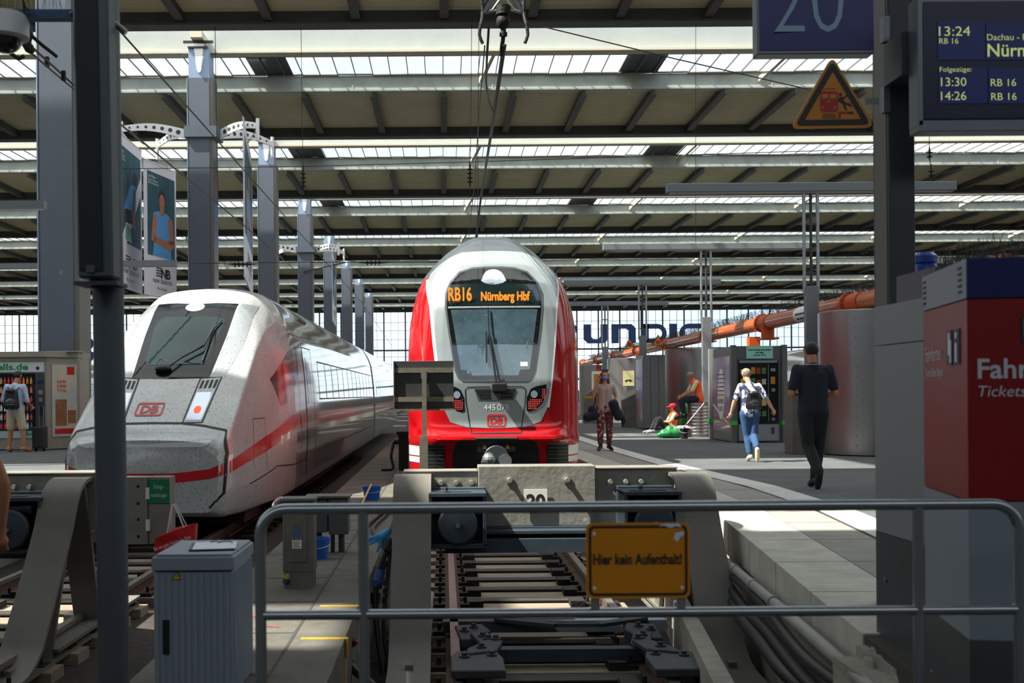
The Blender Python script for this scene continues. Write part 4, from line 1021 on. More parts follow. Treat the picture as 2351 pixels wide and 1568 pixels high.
m = MB(); m.prism([(-.11, .635), (-.068, .635), (-.089, .673)], 1, -.0, .005); wt_ = m.build('warning_label', mat('label_yellow', (240, 190, 20), .5), t)
m = MB(); m.prism([(-.09, .642), (-.084, .652), (-.09, .652), (-.086, .664), (-.094, .65), (-.088, .65)], 1, -.002, 0)
for p_, q_ in (((-.11, .635), (-.068, .635)), ((-.068, .635), (-.089, .673)), ((-.089, .673), (-.11, .635))): m.bar((p_[0], -.001, p_[1]), (q_[0], -.001, q_[1]), .003, .003)
m.build('symbol', M['sign_black'], wt_)
t = thing('clipboard', 'dark clipboard with white papers lying on the grey cabinet', 'clipboard', (-1.28, 6.28, -.4 + hh + .001), .15)
m = MB(); m.box(-.12, .12, -.15, .15, 0, .008); m.build('board', M['black'], t)
m = MB(); m.box(-.10, .13, -.16, .13, .009, .013); m.build('papers', M['paper'], t)
m = MB(); m.tube([(.02, .06, .018), (.05, .09, .02), (.085, .08, .02), (.10, .05, .018)], .003, 5, sub=3); m.tube([(-.03, .08, .018), (.0, .1, .02), (.02, .06, .018)], .003, 5, sub=3); m.build('spectacles', M['black'], None); bpy.data.objects['spectacles'].location = t.location; tag(bpy.data.objects['spectacles'], 'thin black spectacles lying on the papers on the cabinet', 'spectacles')
# ------------------------------------------------------------------ railing with yellow sign
M['rail_tube'] = mat('railing_steel', (176, 182, 186), .24, .9, var=(3, .1))
YR = 3.9
def R_(px, py): return P(px, py, YR)
tl, tr = R_(597, 1178), R_(2338, 1156)
zt, zk = (tl.z + tr.z) / 2 + .0, R_(1200, 1408).z
zt = R_(1200, 1165).z
xl, xr = tl.x, tr.x
t = thing('railing', 'satin steel tube railing across the foreground carrying the yellow sign', 'railing', ((xl + xr) / 2, YR, 0)); t.location = (0, YR, 0)
rr = .09
pts = [(xl, 0, 0)] + [(xl, 0, zt - rr)] + [(xl + rr - rr * math.cos(a), 0, zt - rr + rr * math.sin(a)) for a in (i * PI / 16 for i in range(1, 8))] + [(xl + rr, 0, zt), (0, 0, zt), (1, 0, zt), (xr - rr, 0, zt)] + [(xr - rr + rr * math.sin(a), 0, zt - rr + rr * math.cos(a)) for a in (i * PI / 16 for i in range(1, 8))] + [(xr, 0, zt - rr), (xr, 0, 0)]
m = MB(); m.tube(pts, .0195, 20); m.build('top_rail', M['rail_tube'], t, smooth=50)
m = MB(); m.cyl((xl, 0, zk), (xr, 0, zk), .0175, n=20); m.build('knee_rail', M['rail_tube'], t, smooth=50)
for px in (835, 2108):
    x = R_(px, 1300).x; m = MB(); m.cyl((x, 0, 0), (x, 0, zt), .0185, n=20); m.build('post', M['rail_tube'], t, smooth=50)
for px in (1366, 1563):
    x = R_(px, 1300).x; m = MB(); m.box(x - .015, x + .015, -.006, .006, zk, zt); m.build('sign_bracket', M['steel'], t)
t = thing('warning_sign', 'yellow sign reading Hier kein Aufenthalt! fixed to the railing', 'sign', (0, YR - .012, 0))
a, b = P(1346, 1374, YR - .012), P(1583, 1199, YR - .012); xc_ = (a.x + b.x) / 2; zc_ = (a.z + b.z) / 2
t.location = (xc_, YR - .012, zc_); w2, h2 = (b.x - a.x) / 2, (b.z - a.z) / 2
m = MB(); m.prism(rrect(-w2, w2, -h2, h2, .022), 1, -.004, 0); sp_ = m.build('plate', M['orange_sign'], t)
m = MB(); o = rrect(-w2 + .009, w2 - .009, -h2 + .009, h2 - .009, .018); i_ = rrect(-w2 + .018, w2 - .018, -h2 + .018, h2 - .018, .012)
for k in range(len(o)): m.quad(*[(x, -.0055, z) for x, z in (o[k], o[(k + 1) % len(o)], i_[(k + 1) % len(o)], i_[k])])
m.build('border', M['sign_black'], sp_)
m = MB(); put_text(m, 'Hier kein Aufenthalt!', (-w2 + .024, -.0056, -.012), .05, fitw=2 * w2 - .052, bold=.0016); m.build('lettering', M['sign_black'], sp_)
for x, z in ((-w2 + .028, h2 - .036), (-w2 + .028, -h2 + .036), (w2 - .028, -h2 + .036)): m = MB(); m.cyl((x, -.004, z), (x, -.008, z), .006, n=10); m.build('rivet', M['white'], t)
m = MB(); m.prism([(.07, h2 - .012), (.09, h2 - .004), (.14, h2 - .003), (.15, h2 - .017), (.13, h2 - .012), (.11, h2 - .018), (.09, h2 - .010)], 1, -.0062, -.0056); m.prism([(w2 - .055, h2 - .055), (w2 - .05, h2 - .035), (w2 - .02, h2 - .03), (w2 - .02, h2 - .042), (w2 - .035, h2 - .05), (w2 - .042, h2 - .066)], 1, -.0062, -.0056); m.build('scratch', M['sign_white'], sp_)
# ------------------------------------------------------------------ pipes and cables along the platform wall
M['pvc'] = mat('grey_pipe', (150, 148, 142), .5, var=(4, .25))
t = thing('conduit_pipe', 'pale grey plastic pipe along the foot of the platform wall', 'pipe', (0, 0, 0))
pp = [P(1655, 1280, 10.3), P(1665, 1288, 10.0), P(1784, 1390, 7.3), P(1986, 1568, 5.2), P(2040, 1615, 4.8)]
m = MB(); m.tube(pp, .036, 14, sub=5); m.build('tube', M['pvc'], t, smooth=50)
for k in (.25, .6, .93):
    c0 = pp[1].lerp(pp[2], k); c1 = pp[1].lerp(pp[2], k + .03); m = MB(); m.cyl(c0, c1, .045, n=14); m.build('coupling', M['pvc'], t, smooth=40)
for lab, pl, r_ in (('black cable lying beside the pale pipe', [(1672, 1316, 9.7), (1711, 1347, 8.7), (1760, 1395, 7.8), (1800, 1450, 7.0), (1850, 1510, 6.3), (1925, 1568, 5.7), (1980, 1600, 5.4)], .034),
                    ('thick black cable lowest on the track bed by the platform wall', [(1680, 1372, 9.4), (1705, 1420, 8.6), (1745, 1470, 7.9), (1790, 1530, 7.2), (1830, 1568, 6.9), (1870, 1600, 6.6)], .05),
                    ('black cable strapped above the thick cable', [(1668, 1335, 9.7), (1712, 1400, 8.6), (1762, 1450, 7.8), (1800, 1500, 7.2), (1850, 1560, 6.6), (1890, 1600, 6.3)], .038)):
    m = MB(); m.tube([P(*q) for q in pl], r_, 10, sub=5); tag(m.build('power_cable', M['rubber'], smooth=50), lab, 'cable', 'cables by the platform wall')
struct(band(-.55, -.42, -1.06, -.62, [4.2, 5, 6.3, 7.5, 8.8, 10, 11.5, 13]).build('trim_97', M['concrete']))
m = MB(); random.seed(3)
m.box(1.9, 2.7, 3.5, 5.58, -1.06, -.10); m.box(2.02, 2.5, 4.6, 5.6, -.12, -.05)
for i in range(26):
    c = Vector((2.02 + random.random() * .12, 4.6 + random.random() * .95, -.12 + random.random() * .06)); m.ball(c, (.03 + random.random() * .05, .04 + random.random() * .05, .03 + random.random() * .03), 6, 4)
struct(m.build('trim_98', M['concrete']))
# ------------------------------------------------------------------ ticket machine and grey cabinet by it
M['tm_red'] = mat('machine_red', (132, 8, 12), .4); M['tm_blue'] = mat('machine_blue', (16, 22, 90), .4); M['tm_white'] = mat('machine_pale', (132, 142, 152), .45)
M['tm_grey'] = mat('machine_grey', (140, 146, 148), .45, .2); M['tm_plinth'] = mat('plinth_grey', (78, 82, 84), .5, .2, var=(3, .2))
t = thing('equipment_cabinet', 'tall plain grey steel cabinet left of the red ticket machine', 'cabinet', (2.15, 5.04, 0))
m = MB(); m.box(0, .55, 0, .63, -.06, .50); m.build('plinth', M['tm_plinth'], t)
m = MB(); m.box(0, .55, 0, .63, .505, 1.42); m.build('door_panel', M['tm_grey'], t)
m = MB(); m.box(0, .55, 0, .63, 1.425, 1.615); m.build('top_panel', M['tm_grey'], t)
m = MB(); m.box(.08, .6, .1, .55, 1.615, 1.76); m.build('roof_box', mat('roof_box', (96, 90, 98), .5), t)
m = MB(); m.cyl((-.002, .5, .28), (-.01, .5, .28), .012, n=12); m.build('lock', M['steel'], t)
t = thing('ticket_machine', 'red ticket vending machine with blue top band at the right edge', 'ticket machine', (1.995, 4.33, 0), -math.radians(10.4))
H_ = 1.70
m = MB(); m.box(0, .95, 0, .71, -.02, .25); m.build('plinth', M['tm_plinth'], t)
m = MB(); m.box(0, .95, 0, .71, .25, .775); m.build('lower_panel', M['tm_white'], t)
m = MB(); m.box(0, .95, 0, .71, .78, H_ - .155); rp = m.build('red_panel', M['tm_red'], t)
m = MB(); m.box(0, .95, 0, .71, H_ - .15, H_); tb = m.build('top_band', M['tm_blue'], t)
m = MB(); m.box(-.003, 0, .0, .71, H_ - .15, H_); m.build('side_cap', M['tm_white'], tb)
m = MB()
for y in (.06, .64):
    for i in range(5): m.box(-.005, -.003, y, y + .05, H_ - .125 + .023 * i, H_ - .115 + .023 * i)
    m.build('vent_slots', M['seam'], tb); m = MB()
m = MB()
M['tm_text'] = mat('machine_text', (196, 200, 206), .5)
put_text(m, 'Fahrkarten', (.03, -.003, 1.245), .105, bold=.002); put_text(m, 'Tickets / Billets / Biglietti', (.03, -.003, 1.175), .06, shear=.2); m.build('lettering', M['tm_text'], rp)
m = MB(); put_text(m, 'Fahrkarten', (-.003, .66, 1.325), .09, right=(0, -1, 0), fitw=.27); put_text(m, 'Tickets Billets Biglietti', (-.003, .66, 1.26), .05, right=(0, -1, 0), fitw=.30); m.build('lettering', M['tm_text'], rp)
M['picto'] = mat('picto_dark', (40, 46, 56), .5)
m = MB(); m.box(.19, .32, -.004, 0, 1.375, 1.475); ic = m.build('pictogram', M['picto'], rp)
m = MB(); m.box(.20, .25, -.007, -.004, 1.40, 1.467); m.box(.235, .29, -.009, -.004, 1.385, 1.445); m.build('symbol', M['sign_white'], ic)
for y in (.10, .21):
    m = MB(); m.box(-.004, 0, y, y + .085, 1.30, 1.44); ic = m.build('pictogram', M['picto'], rp); m = MB()
    if y > .2: m.box(-.007, -.004, .235, .262, 1.34, 1.43); m.box(-.007, -.004, .215, .237, 1.31, 1.40)
    else: m.box(-.007, -.004, .13, .155, 1.31, 1.385); m.cyl((-.007, .142, 1.415), (-.004, .142, 1.415), .014, n=10)
    m.build('symbol', M['sign_white'], ic)
m = MB(); m.box(.25, .4, -.02, 0, .5, .68); m.build('coin_tray', M['black'], t, bev=.01)
# ------------------------------------------------------------------ sign post on the right with platform sign, triangle, departure board
M['post'] = mat('post_paint', (62, 68, 72), .5, .2, var=(1.5, .12)); M['board_case'] = mat('board_case', (120, 126, 130), .4, .4)
t = thing('sign_post', 'dark square steel post on the right carrying the platform signs', 'post', (2.52, 6.3, 0))
m = MB(); m.mat(0).box(-.067, .077, -.06, .17, 0, 4.6); m.build('shaft', M['post'], t, bev=.006)
m = MB(); m.box(-.070, -.064, -.03, .14, .3, 4.6); m.build('side_channel', M['column_side'], t)
for z in (P(2000, 235, 6.3).z, P(2000, 75, 6.3).z): m = MB(); m.box(-.095, -.06, -.07, -.02, z - .07, z + .07); m.build('clamp', M['board_case'], t)
t = thing('platform_sign', 'blue platform number sign reading 20 above the yellow triangle', 'sign', (0, 0, 0))
a, b = P(1739, 126, 6.15), P(2008, 122, 6.15); z0, z1 = (a.z + b.z) / 2, (a.z + b.z) / 2 + .62
m = MB(); m.box(a.x, b.x, 6.15, 6.25, z0, z1); m.build('case', M['board_case'], t, bev=.006)
m = MB(); m.box(a.x + .012, b.x - .006, 6.145, 6.15, z0 + .02, z1 - .02); fc = m.build('face', M['sign_blue'], t)
q = P(1776, 76, 6.14); m = MB(); put_text(m, '20', (q.x, 6.142, q.z), .52, fitw=(1938 - 1776) / F * 6.14, bold=-.008); m.build('number', mat('sign_pale', (150, 178, 200), .5), fc)
t = thing('warning_triangle', 'yellow warning triangle with train and falling figure on the sign post', 'sign', (0, 0, 0))
y_ = 6.12; c = [P(1911, 128, y_), P(2009, 292, y_), P(1815, 295, y_)]; ce = (c[0] + c[1] + c[2]) / 3
def tri(k, r=.022):
    q = [ce + (p - ce) * k for p in c]; out = []
    for i in range(3):
        p, a, b = q[i], q[i - 1], q[(i + 1) % 3]; u, v = (a - p).normalized(), (b - p).normalized()
        for j in range(6):
            s_ = j / 5; e_ = p + u * r * (1 - s_) ** 2 * 1.4 + v * r * s_ ** 2 * 1.4; out.append((e_.x, e_.z))
    return out
m = MB(); m.prism(tri(1.0, .035), 1, y_, y_ + .015); pl_ = m.build('plate', M['orange_sign'], t)
m = MB(); m.prism(tri(.90, .028), 1, y_ - .002, y_); m.build('black_border', M['sign_black'], pl_)
m = MB(); m.prism(tri(.66, .006), 1, y_ - .004, y_ - .002); m.build('yellow_field', M['orange_sign'], pl_)
def pp2(px, py): p = P(px, py, y_); return (p.x, p.z)
m = MB()
def poly(*q): m.prism([pp2(*p) for p in q], 1, y_ - .006, y_ - .004)
poly((1883, 214), (1886, 210), (1918, 210), (1923, 214), (1924, 252), (1919, 258), (1888, 258), (1882, 252)); poly((1887, 204), (1917, 203), (1917, 205), (1887, 206)); poly((1924, 257), (1948, 257), (1948, 262), (1930, 262), (1930, 273), (1924, 273))
m.build('red_symbol', M['pink_red'], pl_)
m = MB()
poly((1886, 217), (1900, 217), (1900, 227), (1886, 227)); poly((1904, 217), (1919, 217), (1919, 227), (1904, 227)); poly((1900, 232), (1904, 232), (1904, 236), (1900, 236)); poly((1885, 245), (1890, 245), (1890, 250), (1885, 250)); poly((1914, 245), (1919, 245), (1919, 250), (1914, 250))
m.v = [p + Vector((0, -.002, 0)) for p in m.v]; m.build('train_windows', M['orange_sign'], pl_)
m = MB()
poly((1926, 214), (1932, 214), (1932, 221), (1926, 221)); poly((1922, 230), (1928, 222), (1934, 224), (1945, 217), (1946, 220), (1936, 229), (1940, 236), (1952, 238), (1956, 246), (1950, 245), (1940, 240), (1944, 254), (1940, 254), (1934, 240), (1926, 234), (1924, 236)); poly((1947, 257), (1959, 257), (1959, 262), (1947, 262))
for i in range(4): poly((1889 - i * 1.2, 262 + i * 3), (1917 + i * 1.2, 262 + i * 3), (1917 + i * 1.2, 263 + i * 3), (1889 - i * 1.2, 263 + i * 3))
m.build('black_symbol', M['sign_black'], pl_)
m = MB(); m.bar(P(1985, 233, y_ + .03), P(2016, 232, y_ + .03), .02, .03); m.build('bracket', M['board_case'], t)
M['board'] = mat('board_navy', (20, 18, 58), .35); M['lcd'] = mat('lcd_row', (22, 40, 112), .4, emit=.05); M['lcd_text'] = mat('lcd_text', (214, 226, 140), .5, emit=.55)
t = thing('departure_board', 'dark blue electronic departure board listing trains at the upper right', 'departure board', (0, 0, 0))
YD2 = 5.9
def B(px, py): return P(px, py, YD2)
a, b = B(2104, 283), B(2104, 6); x0, x1, z0, z1 = a.x, B(2700, 100).x, a.z, b.z + .02
m = MB(); m.prism([(x0, z0), (x0 + .05, z0 - .0), (x1, z0), (x1, z1), (x0, z1)], 1, YD2, YD2 + .09); m.box(x0 - .002, x0 + .025, YD2 - .03, YD2 + .09, z0 - .02, z1); m.box(x0, x1, YD2 - .03, YD2 + .09, z0 - .05, z0 + .01)
cs = m.build('case', M['board_case'], t, bev=.004)
m = MB(); m.box(x0 + .032, x1, YD2 - .012, YD2, z0 + .02, z1 - .02); sc2 = m.build('screen', M['board'], t)
m = MB()
for q0, q1 in (((2150, 140), (2258, 52)), ((2261, 140), (2700, 52)), ((2152, 240), (2264, 156)), ((2267, 240), (2700, 156))):
    m = MB(); c0, c1 = B(*q0), B(*q1); m.box(c0.x, c1.x, YD2 - .016, YD2 - .012, c0.z, c1.z); m.build('row_field', M['lcd'], sc2)
m = MB()
for body, px, py, hpx, wpx in (('13:24', 2152, 85, 22, 72), ('RB 16', 2153, 103, 13, 44), ('Folgezüge:', 2154, 167, 11, 73), ('13:30', 2157, 200, 20, 58), ('14:26', 2157, 232, 20, 58), ('RB 16', 2271, 200, 17, 58), ('RB 16', 2272, 232, 17, 58)):
    m = MB(); q = B(px, py); put_text(m, body, (q.x, YD2 - .018, q.z), hpx / F * YD2 * 1.42, fitw=wpx / F * YD2); m.build('text_line', M['lcd_text'], sc2)
m = MB(); q = B(2261, 95); put_text(m, 'Dachau - Petershausen', (q.x, YD2 - .018, q.z), .047); m.build('text_line', M['lcd_text'], sc2); m = MB(); q = B(2261, 132); put_text(m, 'Nürnberg Hbf', (q.x, YD2 - .018, q.z), .094, bold=.0012)
m.build('text_line', M['lcd_text'], sc2)
m = MB(); m.box(B(2095, 150).x - .02, x0 + .2, YD2 + .09, YD2 + .33, B(2100, 160).z, B(2100, 60).z); m.build('bracket', M['post'], t)
# ------------------------------------------------------------------ T-shaped platform lamps
M['lamp_body'] = mat('lamp_body', (120, 126, 130), .5, .3); M['lamp_under'] = mat('lamp_diffuser', (190, 194, 190), .6)
def lamp(i, y, x=7.55):
    lab = ['tall twin-tube platform lamp with long light bar, nearest behind the right post', 'second nearest twin-tube platform lamp, over the snack machine', 'third twin-tube platform lamp, beside the grey partition', 'farthest twin-tube platform lamp, nearest the red train'][i]
    t = thing('platform_lamp', lab, 'lamp', (x, y, 0), 0, 'platform lamps')
    m = MB(); m.box(-.13, .13, -.08, .08, 0, 3.35); m.build('casing', M['lamp_body'], t, bev=.006)
    for s in (-.14, .14):
        m = MB(); m.cyl((s, 0, 3.2), (s, 0, 5.25), .035, n=10); m.build('tube', M['steel'], t, smooth=50)
    m = MB(); m.cyl((0, 0, 3.2), (0, 0, 5.25), .03, n=8); m.box(-.15, .15, -.02, .02, 3.6, 3.64); m.box(-.15, .15, -.02, .02, 4.6, 4.64); m.build('brace', M['dsteel'], t)
    m = MB(); m.box(-2.95, 2.95, -.12, .12, 5.28, 5.46); lb = m.build('light_bar', M['lamp_body'], t, bev=.01)
    m = MB(); m.box(-2.9, 2.9, -.09, .09, 5.265, 5.28); m.build('diffuser', M['lamp_under'], lb)
for i, y in enumerate((23.3, 32.6, 43.0, 53.0)): lamp(i, y)
# ------------------------------------------------------------------ orange pipe and silver tanks
M['opipe'] = mat('orange_pipe', (182, 86, 26), .3, coat=.5, var=(2, .12)); M['opipe2'] = mat('orange_flange', (190, 76, 14), .4, var=(4, .15))
M['alu'] = mat('silver_tank', (164, 162, 160), .30, .85, var=(1.2, .14), stretch=(1, 1, .06))
XP, ZP = 8.05, 2.92
t = thing('supply_pipe', 'long orange pipe with bolted flanges running over the silver tanks', 'pipe', (XP, 20, ZP)); t.location = (XP, 0, ZP)
fl = [16.3 + 6.15 * i for i in range(9)]
for a, b in zip(fl, fl[1:]):
    m = MB(); m.cyl((0, a, 0), (0, b, 0), .178, n=28); m.build('pipe_section', M['opipe'], t, smooth=50)
for a in fl:
    m = MB(); m.cyl((0, a - .05, 0), (0, a + .05, 0), .235, n=28); f_ = m.build('flange', M['opipe2'], t, smooth=40)
    m = MB()
    for k in range(12): c = Vector((.208 * math.cos(k * PI / 6), 0, .208 * math.sin(k * PI / 6))); m.cyl(c + Vector((0, a - .075, 0)), c + Vector((0, a - .05, 0)), .016, n=6)
    m.build('flange_bolts', M['steel'], f_)
m = MB(); m.cyl((0, 24.2, 0), (0, 25.6, 0), .1795, n=28, cap=False); lb = m.build('label_band', M['white'], t, smooth=50)
m = MB()
random.seed(2)
for a0, n_ in ((PI - .05, 5), (PI + .55, 6)):          # two illegible lines of small print
    y = 25.42
    for q in range(n_):
        L_ = random.uniform(.10, .24); A0 = [a0 + .22 * k / 4 for k in range(5)]
        m.add([(.183 * math.cos(a), yy, .183 * math.sin(a) * 1.0) for yy in (y, y - L_) for a in A0], [(k, k + 1, k + 6, k + 5) for k in range(4)]); y -= L_ + .03
m.build('label_text', M['sign_black'], lb)
for y in (22.0, 28.2, 34.6, 40.6, 46.6, 52.5, 58.6):
    h_ = .42 if 27 < y < 29 else .195
    m = MB(); m.box(-.06, .06, y - .25, y - .1, -h_, -.1); m.box(-.2, .2, y - .3, y + .3, -h_ - .01, -h_ + .03); m.cyl((0, y - .3, -.0), (0, y + .3, -.0), .195, n=24); m.cyl((0, y, -h_), (0, y, -.1), .16, n=18)
    m.build('saddle', M['opipe2'], t, smooth=40)
for y in (29.5, 59.0):
    m = MB(); m.box(-.14, .14, y - .13, y + .13, -ZP, -.3); m.build('support_leg', M['opipe2'], t)
m = MB(); m.tube([(-.72, 21.6, -.3), (-.72, 21.6, -1.5), (-.75, 21.5, -1.62)], .035, 8); m.build('drain_pipe', M['opipe2'], t)
random.seed(5); m = MB()
for i in range(2300):
    y = 17 + 45 * random.random() ** 1.5; a = random.uniform(PI * .30, PI * .70); p0 = Vector((XP + .17 * math.cos(a), y, ZP + .17 * math.sin(a))); d_ = Vector((math.cos(a) * 1.4, random.uniform(-.4, .4), math.sin(a)))
    m.cyl(p0, p0 + d_.normalized() * .20, .0035, n=3, cap=False)
tag(m.build('bird_spikes', M['wire']), 'fine wire bird spikes bristling along the top of the orange pipe', 'bird spikes', kind='stuff')
def tank(label, x, y, r=.96, h=2.69):
    t = thing('silver_tank', label, 'tank', (x, y, 0), 0, 'silver tanks under the orange pipe')
    m = MB(); m.lathe([(0, .02), (r, .02), (r, h), (r - .03, h + .02), (0, h + .02)], (0, 0, 0), 64); sh_ = m.build('shell', M['alu'], t, smooth=40)
    m = MB(); m.lathe([(r - .06, 0), (r - .06, .02)], (0, 0, 0), 40); m.build('base', M['seam'], t)
    m = MB()
    for a in (-2.2, -1.3):
        for k in range(14):
            c = Vector((math.cos(a) * r, math.sin(a) * r, .2 + k * .18)); m.ball(c, .011, 6, 4)
    o = m.build('rivets', M['dsteel'], sh_); o['kind'] = 'stuff'
    return t
tank('nearest silver tank, left of the plain grey cabinet', 8.14, 21.65)
tank('second silver tank, behind the worker in the orange vest', 8.72, 39.8)
tk = tank('third silver tank with a yellow notice, behind the woman on the phone', 8.2, 50.2)
m = MB(); m.box(-.42, .06, -.99, -.965, 1.5, 2.15); nt = m.build('notice', mat('notice_yellow', (214, 204, 150), .6), tk)
m = MB(); m.prism([(-.36, 1.72), (-.28, 1.66), (-.2, 1.74), (-.12, 1.66), (-.02, 1.72), (-.12, 1.78), (-.28, 1.76)], 1, -.995, -.99); m.build('mark', M['sign_black'], nt)
tank('farthest silver tank, just right of the red train', 8.3, 61.5)
t = thing('concrete_base', 'low grey concrete block between the man in black and the nearest tank', 'concrete block', (6.75, 21.9, 0)); m = MB(); m.box(-.1, .36, -.2, .3, 0, 1.40); m.build('block', M['cab_grimy'], t, bev=.01)
# ------------------------------------------------------------------ snack machine housing
M['kiosk'] = mat('kiosk_metal', (112, 114, 112), .4, .5, var=(1.5, .1)); M['kpost'] = mat('kiosk_post', (204, 204, 200), .3, .7)
M['mint'] = mat('mint_sign', (150, 214, 196), .5); M['vblack'] = mat('vending_black', (18, 20, 22), .15, coat=.6)
t = thing('snack_machine', 'grey snack vending kiosk with mint sign and surfboard poster', 'vending machine', (7.4, 26.8, 0))
t.location = (6.83, 26.8, 0)
m = MB(); m.box(0, 1.2, .02, 2.2, .02, 2.28); hs = m.build('housing', M['kiosk'], t)
for x, y in ((0, .0), (1.2, 0), (0, 2.2)):
    m = MB(); m.box(x - .06, x + .06, y - .06, y + .06, 0, 2.3); m.build('corner_post', M['kpost'] if y > 1 else M['kiosk'], t)
m = MB(); m.box(.12, 1.06, -.01, .03, .45, 1.95); fr = m.build('display_front', M['vblack'], t)
m = MB(); m.box(.12, 1.06, -.014, .02, .05, .43); lp = m.build('lower_panel', M['tm_grey'], t)
m = MB(); m.box(.22, .58, -.018, -.014, .22, .36); m.box(.88, .96, -.018, -.014, .2, .36); m.build('flap', M['dsteel'], lp)
m = MB(); m.box(.31, .93, -.03, 0, 1.98, 2.28); ms = m.build('sign_panel', M['mint'], t)
m = MB()
for i, s_ in enumerate(('Noch schnell einen Snack', 'und dann', 'ab zum ZUG')): put_text(m, s_, (.62, -.033, 2.17 - .06 * i), .052, align='CENTER', bold=.002)
m.build('sign_text', M['sign_black'], ms)
m = MB(); m.box(.14, 1.04, -.016, -.012, 1.88, 1.94); m.build('header', M['tm_white'], fr)
random.seed(11); PK = [mat('snack_%d' % i, c, .4) for i, c in enumerate([(190, 130, 50), (60, 130, 170), (150, 60, 40), (200, 180, 90), (70, 120, 60), (180, 180, 175)])]
for r_ in range(5):
    for c in range(5):
        m = MB(); x = .17 + .125 * c; z = .62 + .25 * r_; m.box(x, x + .095, -.02, -.01, z, z + random.uniform(.10, .16)); m.build('snack_pack', PK[random.randrange(6)], fr)
m = MB(); m.box(.82, .83, -.02, -.01, .5, 1.85); m.box(.88, .99, -.02, -.01, 1.68, 1.75); m.box(.9, .98, -.02, -.01, 1.2, 1.28); m.box(.9, .97, -.02, -.01, .52, .58); m.build('coin_panel', M['tm_grey'], fr)
m = MB(); m.box(.88, .98, -.022, -.01, 1.38, 1.55); m.build('card_reader', PK[0], fr)
M['ad_purple'] = mat('poster_blend', (142, 126, 190), .35, var=(1.3, .3, (150, 80, 74)), coat=.6)
m = MB(); m.box(-.02, 0, .25, 1.95, .25, 2.05); ad = m.build('poster', M['ad_purple'], t)
m = MB(); m.prism([(1.1 + .36 * math.sin(a) * (1 if math.cos(a) < 0 else .9), 1.15 + (.62 * math.cos(a))) for a in (i * PI / 14 for i in range(28))], 0, -.026, -.02); sb = m.build('surfboard', M['white'], ad)
m = MB()
for z in (1.62, 1.52, 1.42, 1.32, 1.22, 1.12): m.box(-.03, -.026, .78, 1.42, z, z + .02)
put_text(m, 'SUMMER', (-.03, 1.38, .92), .16, right=(0, -1, 0), fitw=.56); put_text(m, 'DECK', (-.03, 1.3, .74), .16, right=(0, -1, 0), fitw=.4)
m.build('poster_text', M['sign_black'], sb)
M['tape'] = mat('green_tape', (60, 190, 60), .5)
for q in ((-.08, .06, 2.1, 2.3), (-.065, .07, -.07, 0), (1.13, 1.27, -.07, 0)): m = MB(); m.box(*q, .42, .52); m.build('green_tape', M['tape'], t)
# partition, bin, lightbox behind
t = thing('partition_panel', 'tall narrow grey information pillar between the tanks', 'panel', (6.5, 37, 0)); m = MB(); m.box(0, .72, 0, 1.4, .05, 2.42); b_ = m.build('body', M['kiosk'], t)
m = MB(); m.box(.24, .25, -.005, 0, .06, 2.4); m.box(.5, .51, -.005, 0, .06, 2.4); m.build('joint', M['seam'], b_); m = MB(); m.box(-.01, 0, .1, 1.3, .3, 2.3); m.build('glossy_poster', M['ad_purple'], t)
t = thing('litter_bin', 'low dark grey bin with slanted lid left of the information pillar', 'bin', (6.55, 39.2, 0)); m = MB(); m.prism([(-.35, 0), (.25, 0), (.25, 1.25), (-.35, .95)], 1, 0, .5); m.build('body', M['cab_grimy'], t)
t = thing('litter_bin', 'dark grey container with a yellow and black stripe beside the red train', 'bin', (6.0, 45, 0)); m = MB(); m.prism([(-.45, 0), (.45, 0), (.45, 1.5), (-.1, 1.3), (-.45, 1.1)], 1, 0, .5); m.build('body', M['cab_grimy'], t)
m = MB(); m.box(-.44, .3, -.01, 0, .98, 1.08); m.build('stripe', M['yellow_paint'], t)
t = thing('poster_case', 'small lit poster case left of the woman on the phone', 'poster case', (6.5, 47, 0)); m = MB(); m.box(-.35, .35, 0, .15, .6, 2.1); m.box(-.05, .05, .05, .12, 0, .6); m.build('case', M['white'], t); m = MB(); m.box(-.28, .1, -.01, 0, .72, 1.98); m.build('poster', PK[0], t)
# small yellow warning triangles beyond
for lab, px, py, y in (('small yellow warning triangle hanging in front of the end wall, left one', 1446, 790, 44.0), ('small yellow warning triangle partly hidden by the orange pipe, right one', 1511, 785, 38.0)):
    c = P(px, py, y); t = thing('warning_triangle', lab, 'sign', c)
    def tq(k): return [(.25 * k * math.cos(a), .25 * k * math.sin(a) - .0) for a in (PI / 2, PI * 7 / 6, PI * 11 / 6)]
    m = MB(); m.prism(tq(1.0), 1, 0, .02); m.build('plate', M['sign_black'], t); m = MB(); m.prism(tq(.8), 1, -.004, 0); f_ = m.build('field', M['orange_sign'], t); m = MB(); m.box(-.08, .06, -.006, -.004, -.07, .05); m.build('symbol', M['pink_red'], f_)
    m = MB(); m.cyl((0, .03, -.1), (.6, .03, -.1), .02, n=6); m.build('bracket', M['dsteel'], t)

# bird spikes over the ticket machine
random.seed(21); m = MB()
for i in range(420):
    x = random.uniform(2.1, 2.9); y = random.uniform(4.5, 5.0); p0 = Vector((x, y, 1.69)); m.cyl(p0, p0 + Vector((random.uniform(-.06, .06), random.uniform(-.05, .05), random.uniform(.08, .14))), .0012, n=3, cap=False)
tag(m.build('bird_spikes', M['wire']), 'fine wire bird spikes standing on the roof of the ticket machine', 'bird spikes', kind='stuff')
